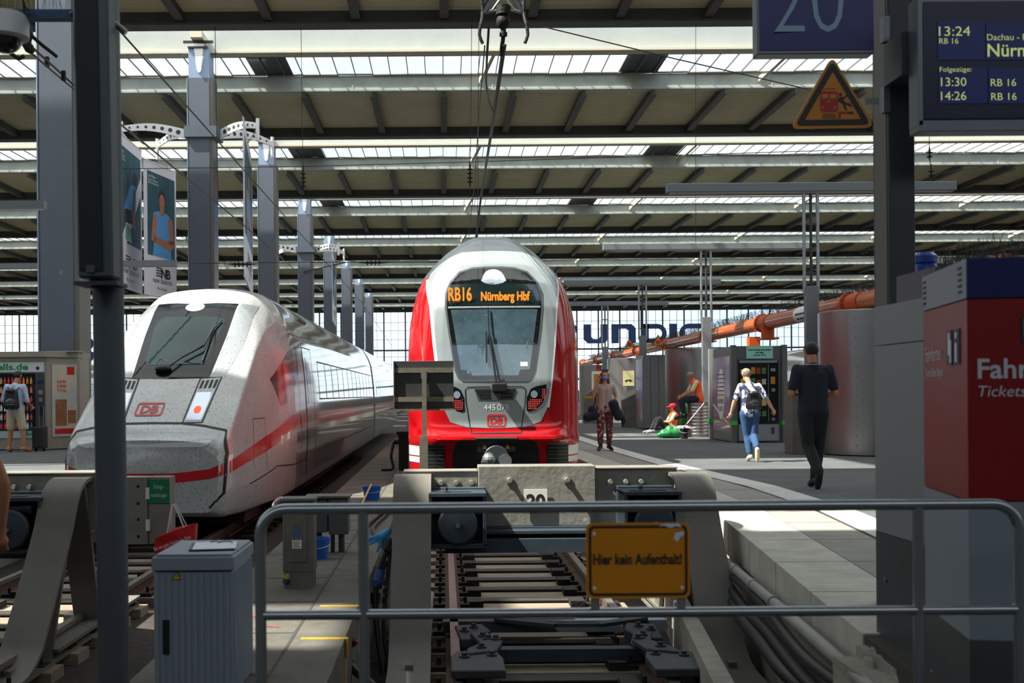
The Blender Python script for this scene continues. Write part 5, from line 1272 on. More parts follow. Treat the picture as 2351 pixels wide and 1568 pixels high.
# signal board on its post between the buffer stop and the red train
t = thing('stop_board', 'dark rectangular stop board on a slim post in front of the red train', 'signal board', (0, 0, 0)); yb_ = 11.0
a, b = P(905, 942, yb_), P(1041, 828, yb_); t.location = ((a.x + b.x) / 2, yb_, -1.06); w2 = (b.x - a.x) / 2; z0, z1 = a.z + 1.06, b.z + 1.06
M['sboard'] = mat('board_back', (52, 52, 52), .6, var=(5, .25)); M['sbar'] = mat('board_bar', (116, 108, 92), .6, var=(20, .3))
m = MB(); m.box(-w2, w2, 0, .03, z0, z1); bd_ = m.build('board', M['sboard'], t, bev=.004)
for f0, f1 in ((.76, .86), (.17, .27)): m = MB(); m.box(-w2, w2, -.02, 0, z0 + (z1 - z0) * f0, z0 + (z1 - z0) * f1); m.build('cross_bar', M['sbar'], t)
m = MB(); m.box(-w2, w2, -.03, .0, z0 - .004, z0 + .012); m.box(-w2 - .004, -w2 + .004, -.03, .02, z0, z1); m.build('rim', M['sbar'], bd_)
xp = P(975, 1000, yb_).x - t.location.x
m = MB(); m.box(xp - .022, xp + .022, -.065, -.02, 0, z1 - .1); m.box(xp - .05, xp + .03, -.075, -.02, 0, P(975, 1000, yb_).z + 1.06); m.build('post', M['sbar'], t); m = MB(); m.box(xp - .03, xp + .03, -.06, -.02, z1 - .17, z1 - .1); m.build('clamp', M['steel'], t)
# ------------------------------------------------------------------ people
M['skin'] = mat('skin', (206, 152, 122), .55); M['skin_tan'] = mat('skin_tan', (176, 116, 84), .55)
M['hair_dark'] = mat('hair_dark', (24, 20, 20), .5, bump=(90, .5)); M['hair_grey'] = mat('hair_grey', (142, 130, 110), .6, var=(40, .4), bump=(90, .5)); M['hair_brown'] = mat('hair_brown', (120, 84, 56), .5, var=(30, .35), bump=(80, .5))
M['navy'] = mat('navy_cloth', (28, 32, 48), .85, bump=(40, .3)); M['dark_trousers'] = mat('dark_trousers', (30, 33, 34), .85, bump=(25, .4)); M['denim'] = mat('denim', (50, 82, 124), .85, var=(12, .3), bump=(40, .3))
M['beige'] = mat('beige_cloth', (186, 174, 150), .85, bump=(30, .3)); M['shirt_blue'] = mat('pale_blue_shirt', (172, 186, 212), .85, bump=(40, .3)); M['blouse'] = mat('taupe_blouse', (184, 162, 152), .8, bump=(30, .35))
M['vest'] = mat('hi_vis_orange', (255, 92, 22), .7); M['vest_grey'] = mat('reflective_band', (170, 172, 170), .4); M['tee'] = mat('pale_tee', (206, 210, 178), .85)
M['floral'] = mat('floral_trousers', (40, 32, 44), .8, var=(16, .6, (150, 60, 70)), speck=(19, .56, (206, 176, 140)))
M['pattern'] = mat('patterned_top', (214, 214, 222), .8, speck=(13, .50, (52, 62, 100)), stretch=(1, 1, .7))
M['shoe_dark'] = mat('dark_shoe', (26, 28, 32), .6); M['shoe_pale'] = mat('pale_shoe', (214, 196, 164), .7); M['shoe_grey'] = mat('grey_shoe', (120, 124, 128), .7); M['leather'] = mat('black_leather', (22, 22, 24), .35, coat=.3)
M['mask'] = mat('face_mask', (128, 116, 214), .7)
def L(a, b, t): return Vector(a).lerp(Vector(b), t)
def figure(label, loc, rotz, H, J, skin, shirt, trousers, shoes, hair, sleeve=.7, leg=1.9, style='short', female=False, vest=None, vox=.0085, sockless=False):
    """one person facing +y of its own frame; J overrides joint positions in metres"""
    t = thing('person', label, 'person', loc, rotz)
    k = H / 1.75; w_ = .165 * k if female else .19 * k
    D = dict(pelvis=(0, 0, .95 * k), chest=(0, .0, 1.27 * k), neck=(0, -.01, 1.46 * k), head=(0, .02, 1.63 * k),
             lsh=(-w_, 0, 1.42 * k), rsh=(w_, 0, 1.42 * k), lel=(-w_ - .06, -.03, 1.14 * k), rel=(w_ + .06, -.03, 1.14 * k), lwr=(-w_ - .06, .06, .90 * k), rwr=(w_ + .06, .06, .90 * k),
             lhip=(-.09 * k, 0, .91 * k), rhip=(.09 * k, 0, .91 * k), lkn=(-.10 * k, .02, .50 * k), rkn=(.10 * k, .02, .50 * k), lan=(-.10 * k, -.02, .09 * k), ran=(.10 * k, -.02, .09 * k),
             ltoe=(-.11 * k, .15, .03), rtoe=(.11 * k, .15, .03), face=(0, 1, -.12))
    D.update(J); D = {a: Vector(b) for a, b in D.items()}
    hd, nk, ch, pe = D['head'], D['neck'], D['chest'], D['pelvis']; f = D['face'].normalized(); r_ = f.cross(Vector((0, 0, 1))).normalized(); u_ = r_.cross(f)
    s = []
    def ell(c, a, b, c_): s.append((Vector(c), (a, b, c_)))
    ell(hd + u_ * .03 * k, .075 * k, .092 * k, .085 * k); s.append((hd + u_ * .02 * k, hd - u_ * .07 * k + f * .045 * k, .066 * k, .042 * k))
    s.append((hd + f * .085 * k, hd - u_ * .025 * k + f * .105 * k, .010 * k, .016 * k))
    for q in (-1, 1): s.append((hd + r_ * q * .075 * k - f * .01, hd + r_ * q * .08 * k + u_ * .03 * k - f * .015, .014 * k, .018 * k))
    s.append((nk - Vector((0, 0, .03)), hd - u_ * .05 * k - f * .01, .056 * k, .052 * k))
    def tors(e):
        o = []
        bw = (.10 if female else .115) * k
        for q in (-1, 1):
            o.append((ch + Vector((q * bw * .55, 0, .06 * k)), pe.lerp(ch, .35) + Vector((q * bw * .5, 0, 0)), .105 * k + e, .10 * k + e)); o.append((pe.lerp(ch, .35) + Vector((q * bw * .5, 0, 0)), pe + Vector((q * bw * .55, 0, -.02)), .10 * k + e, .108 * k + e))
        o.append((D['lsh'].lerp(ch, .25), D['rsh'].lerp(ch, .25), .075 * k + e, .075 * k + e)); o.append((nk - Vector((0, 0, .04 * k)), ch, .075 * k + e, .10 * k + e))
        return o
    s += tors(0)
    for q in 'lr':
        sh, el, wr, hp, kn, an, to = (D[q + n] for n in ('sh', 'el', 'wr', 'hip', 'kn', 'an', 'toe'))
        s += [(sh, el, .050 * k, .038 * k), (el, L(el, wr, .3), .038 * k, .042 * k), (L(el, wr, .3), wr, .042 * k, .026 * k)]
        d = (wr - el).normalized(); sd = -1 if q == 'l' else 1; ax = d.cross(f).normalized() if d.cross(f).length > .1 else r_; nn = ax.cross(d).normalized()
        pc = wr + d * .055 * k; s.append((wr, pc, .026 * k, .032 * k)); s.append((pc + ax * .018 * k, pc - ax * .018 * k, .024 * k, .024 * k))
        for i, (o_, ln) in enumerate(((-.032, .062), (-.011, .072), (.011, .068), (.031, .052))):
            b = pc + d * .03 * k + ax * o_ * k; m1 = b + (d * .8 + nn * .45).normalized() * ln * .55 * k; m2 = m1 + (d * .35 + nn * .9).normalized() * ln * .5 * k
            s += [(b, m1, .0105 * k, .0095 * k), (m1, m2, .0095 * k, .0085 * k)]
        b = wr + d * .03 * k - ax * sd * .03 * k; s.append((b, b + (d * .7 - ax * sd * .6 + nn * .4).normalized() * .055 * k, .012 * k, .010 * k))
        s += [(hp, kn, .085 * k, .056 * k), (kn, L(kn, an, .3), .055 * k, .058 * k), (L(kn, an, .3), an, .058 * k, .036 * k), (an, L(an, to, .5), .036 * k, .034 * k), (L(an, to, .5), to, .034 * k, .026 * k)]
    blob('body', s, skin, t, vox, 3)
    # clothes
    e = .014 * k
    s = tors(e)
    for q in 'lr':
        sh, el, wr = D[q + 'sh'], D[q + 'el'], D[q + 'wr']
        s.append((sh, L(sh, el, min(sleeve, 1)), .062 * k, (.056 if sleeve < 1 else .050) * k))
        if sleeve > 1: s.append((el, L(el, wr, sleeve - 1), .052 * k, .044 * k))
    sh_ = blob('shirt', s, shirt, t, .012, 3)
    s = [(pe + Vector((-.06 * k, 0, .0)), pe + Vector((.06 * k, 0, 0)), .118 * k, .118 * k)]
    for q in 'lr':
        hp, kn, an = D[q + 'hip'], D[q + 'kn'], D[q + 'an']
        s.append((hp, L(hp, kn, min(leg, 1)), .105 * k, (.075 if leg > 1 else .095) * k))
        if leg > 1: s += [(kn, L(kn, an, min(.4, leg - 1)), .074 * k, .070 * k), (L(kn, an, .4), L(kn, an, leg - 1), .070 * k, .060 * k)]
    blob('trousers', s, trousers, t, .012, 3)
    for q in 'lr':
        an, to = D[q + 'an'], D[q + 'toe']; d = (to - an); fl = Vector((d.x, d.y, d.z)).normalized(); heel = an - fl * .06 * k + Vector((0, 0, -.03 * k)) if abs(fl.z) < .8 else an
        s = [(an, heel.lerp(an, .3), .044 * k, .046 * k), (an.lerp(to, .1), to, .046 * k, .036 * k), (to, to + fl * .03 * k, .038 * k, .03 * k), (an.lerp(to, .3), an.lerp(to, .8), .046 * k, .044 * k)]
        blob('shoe', s, shoes, t, .010, 2)
    s = [(hd + u_ * .045 * k - f * .015 * k, (.084 * k, .096 * k, .082 * k)), (hd + u_ * .02 * k - f * .045 * k, (.078 * k, .065 * k, .09 * k))]
    if style == 'long':
        for q in (-1, 1): s.append((hd + r_ * q * .066 * k + u_ * .03 - f * .02, hd + r_ * q * .088 * k - u_ * .15 * k - f * .01, .036 * k, .034 * k))
        s.append((hd - f * .06 * k, hd - u_ * .14 * k - f * .06 * k, .06 * k, .05 * k))
    hr = blob('hair', s, hair, t, .010, 2)
    m = MB()
    for q in (-1, 1): m.ball(hd + r_ * q * .031 * k + u_ * .012 * k + f * .083 * k, (.011 * k, .008 * k, .007 * k), 8, 6)
    m.build('eyes', M['seam'], t)
    m = MB(); m.tube([hd + r_ * q * .024 * k - u_ * .052 * k + f * .088 * k for q in (-1, 0, 1)], .005 * k, 6); m.build('mouth', M['pink_red'], t)
    if vest:
        s = [(a[0], a[1], a[2] + .012, a[3] + .012) for a in tors(e)]
        v_ = blob('safety_vest', s, M['vest'], t, .012, 2)
        m = MB(); n_ = 20
        for hh_ in (.12, .42):
            c = pe.lerp(ch, hh_); q = (ch - pe).normalized(); a1 = Vector((1, 0, 0)); a2 = q.cross(a1)
            R1, R2 = (.185 if hh_ > .2 else .19) * k, .14 * k
            ring = [[c + q * o_ + a1 * math.cos(i * 2 * PI / n_) * R1 + a2 * math.sin(i * 2 * PI / n_) * R2 for i in range(n_)] for o_ in (-.025, .025)]
            m.add(ring[0] + ring[1], [(i, (i + 1) % n_, n_ + (i + 1) % n_, n_ + i) for i in range(n_)])
        m.build('reflective_bands', M['vest_grey'], v_)
    return t, D, k
def gpos(px, py, d): p = P(px, py, d); return (p.x, d, 0)
# man in black walking away
x, y, _ = gpos(1868, 1118, 14.1)
t, D, k = figure('man in navy polo shirt and dark trousers walking away past the tanks', (x, y, 0), 0, 1.82,
    dict(lel=(-.275, -.02, 1.17), rel=(.275, -.02, 1.17), lwr=(-.12, .22, 1.16), rwr=(.12, .22, 1.16), head=(0, .06, 1.685), face=(0, 1, -.45),
         lkn=(-.06, .02, .53), lan=(-.0, -.22, .20), ltoe=(.0, -.16, .04), rkn=(.10, .12, .52), ran=(.06, .14, .09), rtoe=(.06, .30, .03), lhip=(-.09, 0, .94), rhip=(.09, 0, .94)),
    M['skin_tan'], M['navy'], M['dark_trousers'], M['shoe_dark'], M['hair_dark'], sleeve=.75, leg=1.93)
m = MB(); m.lathe([(.082, 0), (.076, .022)], D['neck'] + Vector((0, -.0, -.0)), 20); m.build('collar', M['navy'], t); m = MB(); m.lathe([(.0835, .012), (.081, .017)], D['neck'], 20); m.build('collar_stripe', M['white'], t)
m = MB(); m.box(-.045, .045, .30, .31, 1.12, 1.26); o = m.build('smartphone', M['black']); o.location = t.location; tag(o, 'dark smartphone held in front of the man in navy polo', 'phone')
# woman walking away with a leather backpack
x, y, _ = gpos(1722, 1060, 19.5)
t, D, k = figure('grey-haired woman in patterned top and blue jeans walking away with a black backpack', (x, y, 0), 0, 1.60,
    dict(rel=(.26, -.05, 1.10), rwr=(.40, .02, .90), lel=(-.25, -.02, 1.08), lwr=(-.30, .06, .85), head=(-.04, .06, 1.49), face=(-.35, 1, -.4),
         rkn=(.07, .02, .46), ran=(.07, -.20, .22), rtoe=(.08, -.17, .05), lkn=(-.03, .06, .46), lan=(-.0, .0, .09), ltoe=(.0, .14, .03)),
    M['skin'], M['pattern'], M['denim'], M['shoe_pale'], M['hair_grey'], sleeve=.95, leg=1.8, female=True)
def backpack(label, loc, c, w, h, dep, m_, straps, cat_='backpack'):
    b = thing('backpack', label, cat_, loc); c = Vector(c)
    s = [(c + Vector((q * w * .28, 0, -h * .28)), c + Vector((q * w * .2, .0, h * .3)), w * .24, w * .2) for q in (-1, 0, 1)] + [(c + Vector((0, -dep * .3, -h * .18)), (w * .36, dep * .4, h * .22))]
    blob('pack', s, m_, b, .012, 3)
    mm = MB(); mm.ball(c + Vector((0, -dep * .3, h * .36)), (w * .34, dep * .4, h * .12), 14, 8); mm.build('flap', m_, b, smooth=60)
    for q in (-1, 1):
        mm = MB(); mm.tube([c + Vector((q * w * .18, dep * .2, h * .3)), c + Vector((q * straps[0] * .8, dep * .5, h * .3 + straps[1] * .7)), c + Vector((q * straps[0], dep + .09, h * .3 + straps[1])), c + Vector((q * straps[0] * 1.1, dep + .20, h * .2))], .014, 6, sub=4); mm.build('strap', m_, b)
    mm = MB(); mm.box(c.x - w * .25, c.x + w * .25, c.y - dep * .75, c.y - dep * .68, c.z - h * .22, c.z - h * .2); mm.build('zip', M['steel'], b)
    return b
backpack('black leather backpack worn by the grey-haired woman', t.location, (.02, -.19, 1.05), .27, .34, .13, M['leather'], (.12, .15))
# woman on the phone
x, y, _ = gpos(1389, 1036, 23.7)
t, D, k = figure('woman on the phone with violet face mask, taupe blouse and floral trousers', (x, y, 0), PI, 1.66,
    dict(rel=(.24, .06, 1.13), rwr=(.15, .13, 1.44), lel=(-.25, -.06, 1.12), lwr=(-.19, .06, .90), head=(0, .03, 1.55), face=(.0, 1, -.08), lan=(-.09, -.02, .08), ran=(.09, -.02, .08), rtoe=(.15, .12, .03), ltoe=(-.13, .13, .03)),
    M['skin'], M['blouse'], M['floral'], M['leather'], M['hair_brown'], sleeve=.6, leg=1.82, style='long', female=True)
h_ = D['head']; s = [(h_ + Vector((0, .085, -.045)), (.052, .03, .042)), (h_ + Vector((-.05, .05, -.04)), h_ + Vector((.05, .05, -.04)), .03, .03)]
blob('face_mask', s, M['mask'], t, .008, 2)
m = MB(); m.tube([h_ + Vector((q, .05 - abs(q) * .5, .13)) for q in (-.08, -.05, 0, .05, .08)], .012, 6); m.ball(h_ + Vector((-.035, .075, .11)), (.03, .012, .02)); m.ball(h_ + Vector((.035, .075, .11)), (.03, .012, .02)); m.build('sunglasses', M['black'], t)
m = MB(); m.box(.085, .10, .06, .13, 1.46, 1.60); o = m.build('smartphone', M['black']); o.location = t.location; o.rotation_euler = (0, 0, PI); tag(o, 'dark smartphone at the ear of the woman with the violet mask', 'phone')
b = thing('handbag', 'dark blue handbag hanging from the arm of the woman on the phone', 'bag', t.location, PI)
blob('pouch', [((.20, .02, .74), (.36, .02, .70), .10, .10), ((.27, .02, .84), (.08, .07, .10))], M['navy'], b, .014, 3)
m = MB(); m.tube([(.24, .02, .88), (.20, .02, 1.02), (.19, .03, 1.15), (.17, .02, 1.28), (.15, -.02, 1.40)], .012, 6, sub=3); m.build('strap', M['leather'], b)
b = blob('jacket', [((-.18, .10, .98), (-.26, .10, .70), .09, .085), ((-.22, .10, .90), (-.38, .10, .62), .07, .05), ((-.36, .1, .66), (-.36, .1, .5), .045, .02), ((-.12, .12, .98), (-.2, .12, .75), .06, .05)], M['navy'], None, .014, 3); b.location = t.location; b.rotation_euler = (0, 0, PI); tag(b, 'dark jacket draped over the arm of the woman on the phone', 'jacket')
# worker sitting on a steel drum
kx = P(1603, 1000, 30.6).x
t = thing('steel_drum', 'ribbed steel drum the worker in the orange vest sits on', 'drum', (kx, 30.6, 0))
pr = [(0, 0), (.285, 0)]
for i in range(10): pr += [(.285, .02 + .088 * i), (.285, .07 + .088 * i), (.297, .085 + .088 * i)]
pr += [(.297, .90), (.28, .92), (0, .92)]
m = MB(); m.lathe(pr, (0, 0, 0), 32); m.build('shell', M['alu'], t, smooth=30)
m = MB(); m.lathe([(.27, .92), (.30, .93), (.27, .94)], (0, 0, 0), 32); m.build('rim', M['chrome'], t)
figure('worker in orange safety vest sitting sideways on the steel drum', (kx, 30.6, 0), PI / 2, 1.74,
    dict(pelvis=(0, -.02, 1.04), chest=(0, .05, 1.34), neck=(0, .10, 1.50), head=(0, .20, 1.62), face=(0, 1, -.5), lsh=(-.19, .08, 1.46), rsh=(.19, .08, 1.46), lel=(-.22, .22, 1.22), rel=(.22, .22, 1.22), lwr=(-.12, .42, 1.10), rwr=(.12, .42, 1.10),
         lhip=(-.09, .02, 1.02), rhip=(.09, .02, 1.02), lkn=(-.10, .44, .99), rkn=(.10, .44, .99), lan=(-.09, .40, .57), ran=(.09, .36, .60), ltoe=(-.09, .60, .52), rtoe=(.09, .55, .50)),
    M['skin_tan'], M['tee'], M['navy'], M['shoe_dark'], M['hair_grey'], sleeve=.85, leg=1.75, vest=True, vox=.01)
# worker sitting on the ground
gx = P(1541, 990, 33.0).x
t, D, k = figure('worker with red cap sitting on the ground with knees drawn up, behind the tank', (gx, 33.0, 0), PI / 2, 1.72,
    dict(pelvis=(0, 0, .12), chest=(0, -.08, .44), neck=(0, -.08, .60), head=(0, -.04, .74), lsh=(-.18, -.06, .56), rsh=(.18, -.06, .56), lel=(-.24, .08, .34), rel=(.24, .08, .34), lwr=(-.16, .26, .36), rwr=(.16, .26, .36),
         lhip=(-.09, .04, .12), rhip=(.09, .04, .12), lkn=(-.12, .36, .44), rkn=(.12, .40, .42), lan=(-.11, .52, .09), ran=(.11, .58, .09), ltoe=(-.12, .70, .05), rtoe=(.12, .76, .05)),
    M['skin_tan'], M['tee'], M['dark_trousers'], M['shoe_grey'], M['hair_dark'], leg=1.8, vest=True, vox=.011)
m = MB(); m.ball(D['head'] + Vector((0, -.01, .07)), (.10, .11, .08), 18, 10); m.ball(D['head'] + Vector((0, .11, .04)), (.07, .08, .015), 12, 6); m.build('cap', mat('red_cap', (180, 30, 40), .7), t, smooth=60)
M['green_bag'] = mat('green_sack', (14, 112, 52), .4, coat=.3, bump=(9, 1.0))
gp = P(1543, 996, 29.9)
o = blob('green_sack', [((-.22, 0, .12), (.12, 0, .13), .12, .14), ((-.05, .05, .2), (.16, .1, .14), .14, .12), ((-.34, -.05, .08), (-.1, -.05, .12), .07, .1), ((.1, 0, .24), (.05, 0, .32), .08, .03)], M['green_bag'], None, .016, 1); o.location = (gp.x, 29.9, 0); tag(o, 'green plastic sack slumped on the ground before the seated workers', 'sack')
gp = P(1574, 960, 31.1)
o = blob('green_sack', [((0, 0, .16), (0, 0, .6), .16, .14), ((0, 0, .6), (.05, 0, .95), .13, .04), ((.1, 0, .1), (.2, 0, .12), .12, .1)], M['green_bag'], None, .016, 1); o.location = (gp.x, 31.15, 0); tag(o, 'tall green plastic sack standing beside the steel drum', 'sack')
bk_ = P(1571, 1004, 29.4)
t = bucket('bucket', 'black bucket with a mop resting across it before the drum', (bk_.x, 29.4, 0), .115, .26, M['black'])
t = thing('mop', 'white string mop with pale handle leaning against the kiosk post', 'mop', (bk_.x, 29.4, .28)); t.location = (0, 0, 0)
hb = Vector((bk_.x, 29.4, .30)); m = MB(); m.cyl(hb, P(1617, 925, 29.3), .014, n=10); m.build('handle', M['white'], t); m = MB(); m.cyl(hb, hb + (P(1617, 925, 29.3) - hb) * .15, .02, n=10); m.build('ferrule', M['pink_red'], t)
random.seed(9); m = MB()
for i in range(44):
    a = random.uniform(0, 2 * PI); r_ = random.uniform(.12, .25); m.tube([hb + Vector((0, 0, .01)), hb + Vector((r_ * .6 * math.cos(a), .4 * r_ * math.sin(a), .03)), hb + Vector((r_ * math.cos(a), .5 * r_ * math.sin(a), random.uniform(-.05, .0)))], .012, 5)
m.build('mop_head', mat('mop_cotton', (222, 220, 214), .9), t)
# traveller with backpack at the drinks kiosk
x, y, _ = gpos(36, 1036, 25.1)
t, D, k = figure('man in pale blue shirt and beige shorts facing the drinks machine', (x, y, 0), -.1, 1.78,
    dict(lel=(-.28, .0, 1.14), rel=(.28, .0, 1.12), lwr=(-.26, .2, 1.0), rwr=(.24, .22, 1.02), head=(.03, .08, 1.66), face=(.2, 1, -.5), lan=(-.14, -.02, .08), ran=(.20, -.02, .08), lkn=(-.12, .02, .50), rkn=(.16, .02, .50), ltoe=(-.18, .14, .03), rtoe=(.26, .13, .03)),
    M['skin_tan'], M['shirt_blue'], M['beige'], M['skin_tan'], M['hair_dark'], sleeve=1.05, leg=.9)
backpack('large black rucksack worn by the man at the drinks machine', t.location, (.0, -.22, 1.16), .34, .52, .17, M['leather'], (.14, .12))
t = thing('suitcase', 'dark upright wheeled suitcase beside the man in beige shorts', 'suitcase', (P(92, 1030, 25.4).x, 25.4, 0))
m = MB(); m.box(-.12, .12, -.18, .18, .06, .55); m.build('shell', M['shoe_dark'], t, bev=.03, seg=2); m = MB(); m.tube([(-.06, .12, .55), (-.06, .12, 1.0), (.04, .12, 1.0), (.04, .12, .55)], .008, 6); m.build('pull_handle', M['steel'], t)
for q in (-.09, .09): m = MB(); m.cyl((q - .02, .0, .04), (q + .02, .0, .04), .04, n=12); m.build('wheel', M['black'], t)
# worker cut off by the left edge
figure('person in orange vest and blue trousers cut off by the left edge of the photo', (-2.385, 5.3, -.4), .25, 1.80,
    dict(rel=(.30, .02, 1.20), rwr=(.28, .12, .96)), M['skin_tan'], M['navy'], mat('work_blue', (30, 44, 96), .8), M['shoe_dark'], M['hair_dark'], sleeve=.3, leg=1.9, vest=True, vox=.008)
# ------------------------------------------------------------------ drinks kiosk on the left platform
M['kio'] = mat('kiosk_beige', (156, 150, 136), .45, .3, var=(2, .1)); M['drink_dark'] = mat('drink_window', (20, 26, 32), .15, coat=.6)
t = thing('drinks_kiosk', 'drinks vending kiosk with green web address band on the left platform', 'vending machine', (0, 0, 0))
ky = 25.9
def Kx(px): return P(px, 930, ky).x
x0, x1, x2 = Kx(-60), Kx(108), Kx(164)
m = MB(); m.prism([(x0, ky), (x1, ky), (x2, ky + .6), (x2, ky + 1.3), (x0, ky + 1.3)], 2, .02, 2.05); m.build('housing', M['kio'], t)
m = MB(); m.prism([(x0, ky - .12), (x1, ky - .12), (x2 - .02, ky + .55), (x2, ky + 1.4), (x0, ky + 1.4)], 2, 2.12, 2.24); m.prism([(x0, ky), (x1, ky), (x2 - .05, ky + .6), (x2, ky + 1.3), (x0, ky + 1.3)], 2, 2.05, 2.12); m.box(x1 - .3, x2 + .05, ky + .3, ky + .9, 2.24, 2.27); m.build('roof', M['kio'], t)
m = MB(); m.box(x0, x1 - .06, ky - .03, ky, 1.78, 2.0); hd_ = m.build('name_band', mat('band_pale', (206, 212, 212), .5), t)
m = MB(); q = P(-14, 854, ky - .03); put_text(m, 'bells.de', (q.x - .06, ky - .034, 1.83), .2, fitw=P(70, 850, ky).x - q.x + .02, bold=.006); m.build('web_address', mat('web_green', (20, 140, 70), .5), hd_)
m = MB(); q = P(84, 846, ky); m.box(q.x, q.x + .07, ky - .034, ky - .03, q.z - .03, q.z + .04); m.build('blue_mark', M['sign_blue'], hd_)
m = MB(); m.box(x0, P(82, 900, ky).x, ky - .02, ky, .28, 1.75); wn_ = m.build('display_window', M['drink_dark'], t)
DR = [mat('drink_%d' % i, c, .25, coat=.5) for i, c in enumerate([(190, 40, 40), (210, 120, 40), (190, 150, 80), (60, 90, 140), (200, 200, 196)])]
random.seed(4)
for r_ in range(6):
    for c in range(9):
        bx_ = P(82, 900, ky).x - .09 - .085 * c; bz = .48 + .205 * r_
        if bx_ < x0 + .35: continue
        m = MB(); m.lathe([(0, 0), (.026, 0), (.027, .09), (.011, .13), (.011, .155), (0, .155)], (bx_, ky - .035, bz), 10); m.build('bottle', DR[random.choice([0, 1, 1, 2] if r_ > 2 else [0, 3, 4, 0])], wn_, smooth=50)
m = MB(); m.box(x0, P(82, 900, ky).x, ky - .025, ky - .02, .28, .44); b2 = m.build('address_band', mat('band_pale2', (170, 190, 196), .5), t)
m = MB(); put_text(m, 'bells.de', (P(52, 1010, ky).x, ky - .03, .34), .1, fitw=.28, bold=.004); m.build('web_address', bpy.data.materials['web_green'], b2)
m = MB(); m.box(P(84, 900, ky).x, x1 - .05, ky - .02, ky, .2, 1.75); cp_ = m.build('control_panel', M['dsteel'], t)
m = MB(); cx = P(94, 900, ky).x; m.box(cx - .05, cx + .05, ky - .03, ky - .02, 1.52, 1.58); m.build('display', M['sign_blue'], cp_)
m = MB(); m.box(cx - .05, cx + .05, ky - .03, ky - .02, 1.26, 1.37); m.build('card_reader', M['steel'], cp_); m = MB(); m.box(cx - .04, cx + .04, ky - .03, ky - .02, 1.1, 1.2); m.build('coin_slot', M['steel'], cp_)
m = MB(); m.box(cx - .05, cx + .05, ky - .03, ky - .02, .78, 1.0); m.build('return_tray', M['black'], cp_)
dirv = (Vector((x2, ky + .6, 0)) - Vector((x1, ky, 0))); nn = Vector((dirv.y, -dirv.x, 0)).normalized(); 
def side_q(u, z, o=.01): p = Vector((x1, ky, 0)) + dirv * u + nn * o; return (p.x, p.y, z)
def ad_panel(mb, u0, u1, z0, z1, o): return mb.add([side_q(u0, z0, o), side_q(u1, z0, o), side_q(u1, z1, o), side_q(u0, z1, o), side_q(u0, z0, o - .01), side_q(u1, z0, o - .01), side_q(u1, z1, o - .01), side_q(u0, z1, o - .01)], [(0, 1, 2, 3), (7, 6, 5, 4), (0, 4, 5, 1), (1, 5, 6, 2), (2, 6, 7, 3), (3, 7, 4, 0)])
m = MB(); ad_panel(m, .14, .90, .3, 1.95, .02); ap = m.build('poster', mat('ad_sky', (168, 200, 210), .4, var=(2.2, .25, (216, 186, 150)), coat=.5), t)
m = MB(); ad_panel(m, .22, .80, .36, .48, .026); ad_panel(m, .6, .82, 1.72, 1.9, .026); m.build('poster_red', M['ice_red'], ap)
m = MB(); n_ = 14
for i, s_ in enumerate(('', 'SUPER', 'SOMMER', 'TOTAL')): put_text(m, s_, side_q(.28, 1.62 - .1 * i, .03), .1, right=dirv, fitw=.24)
m.build('poster_words', bpy.data.materials['train_red_stripe'], ap)
m = MB(); ad_panel(m, .24, .58, .55, 1.15, .026); ad_panel(m, .62, .86, .6, .9, .026); m.build('poster_figure', mat('ad_brown', (150, 96, 60), .5, var=(5, .4)), ap)
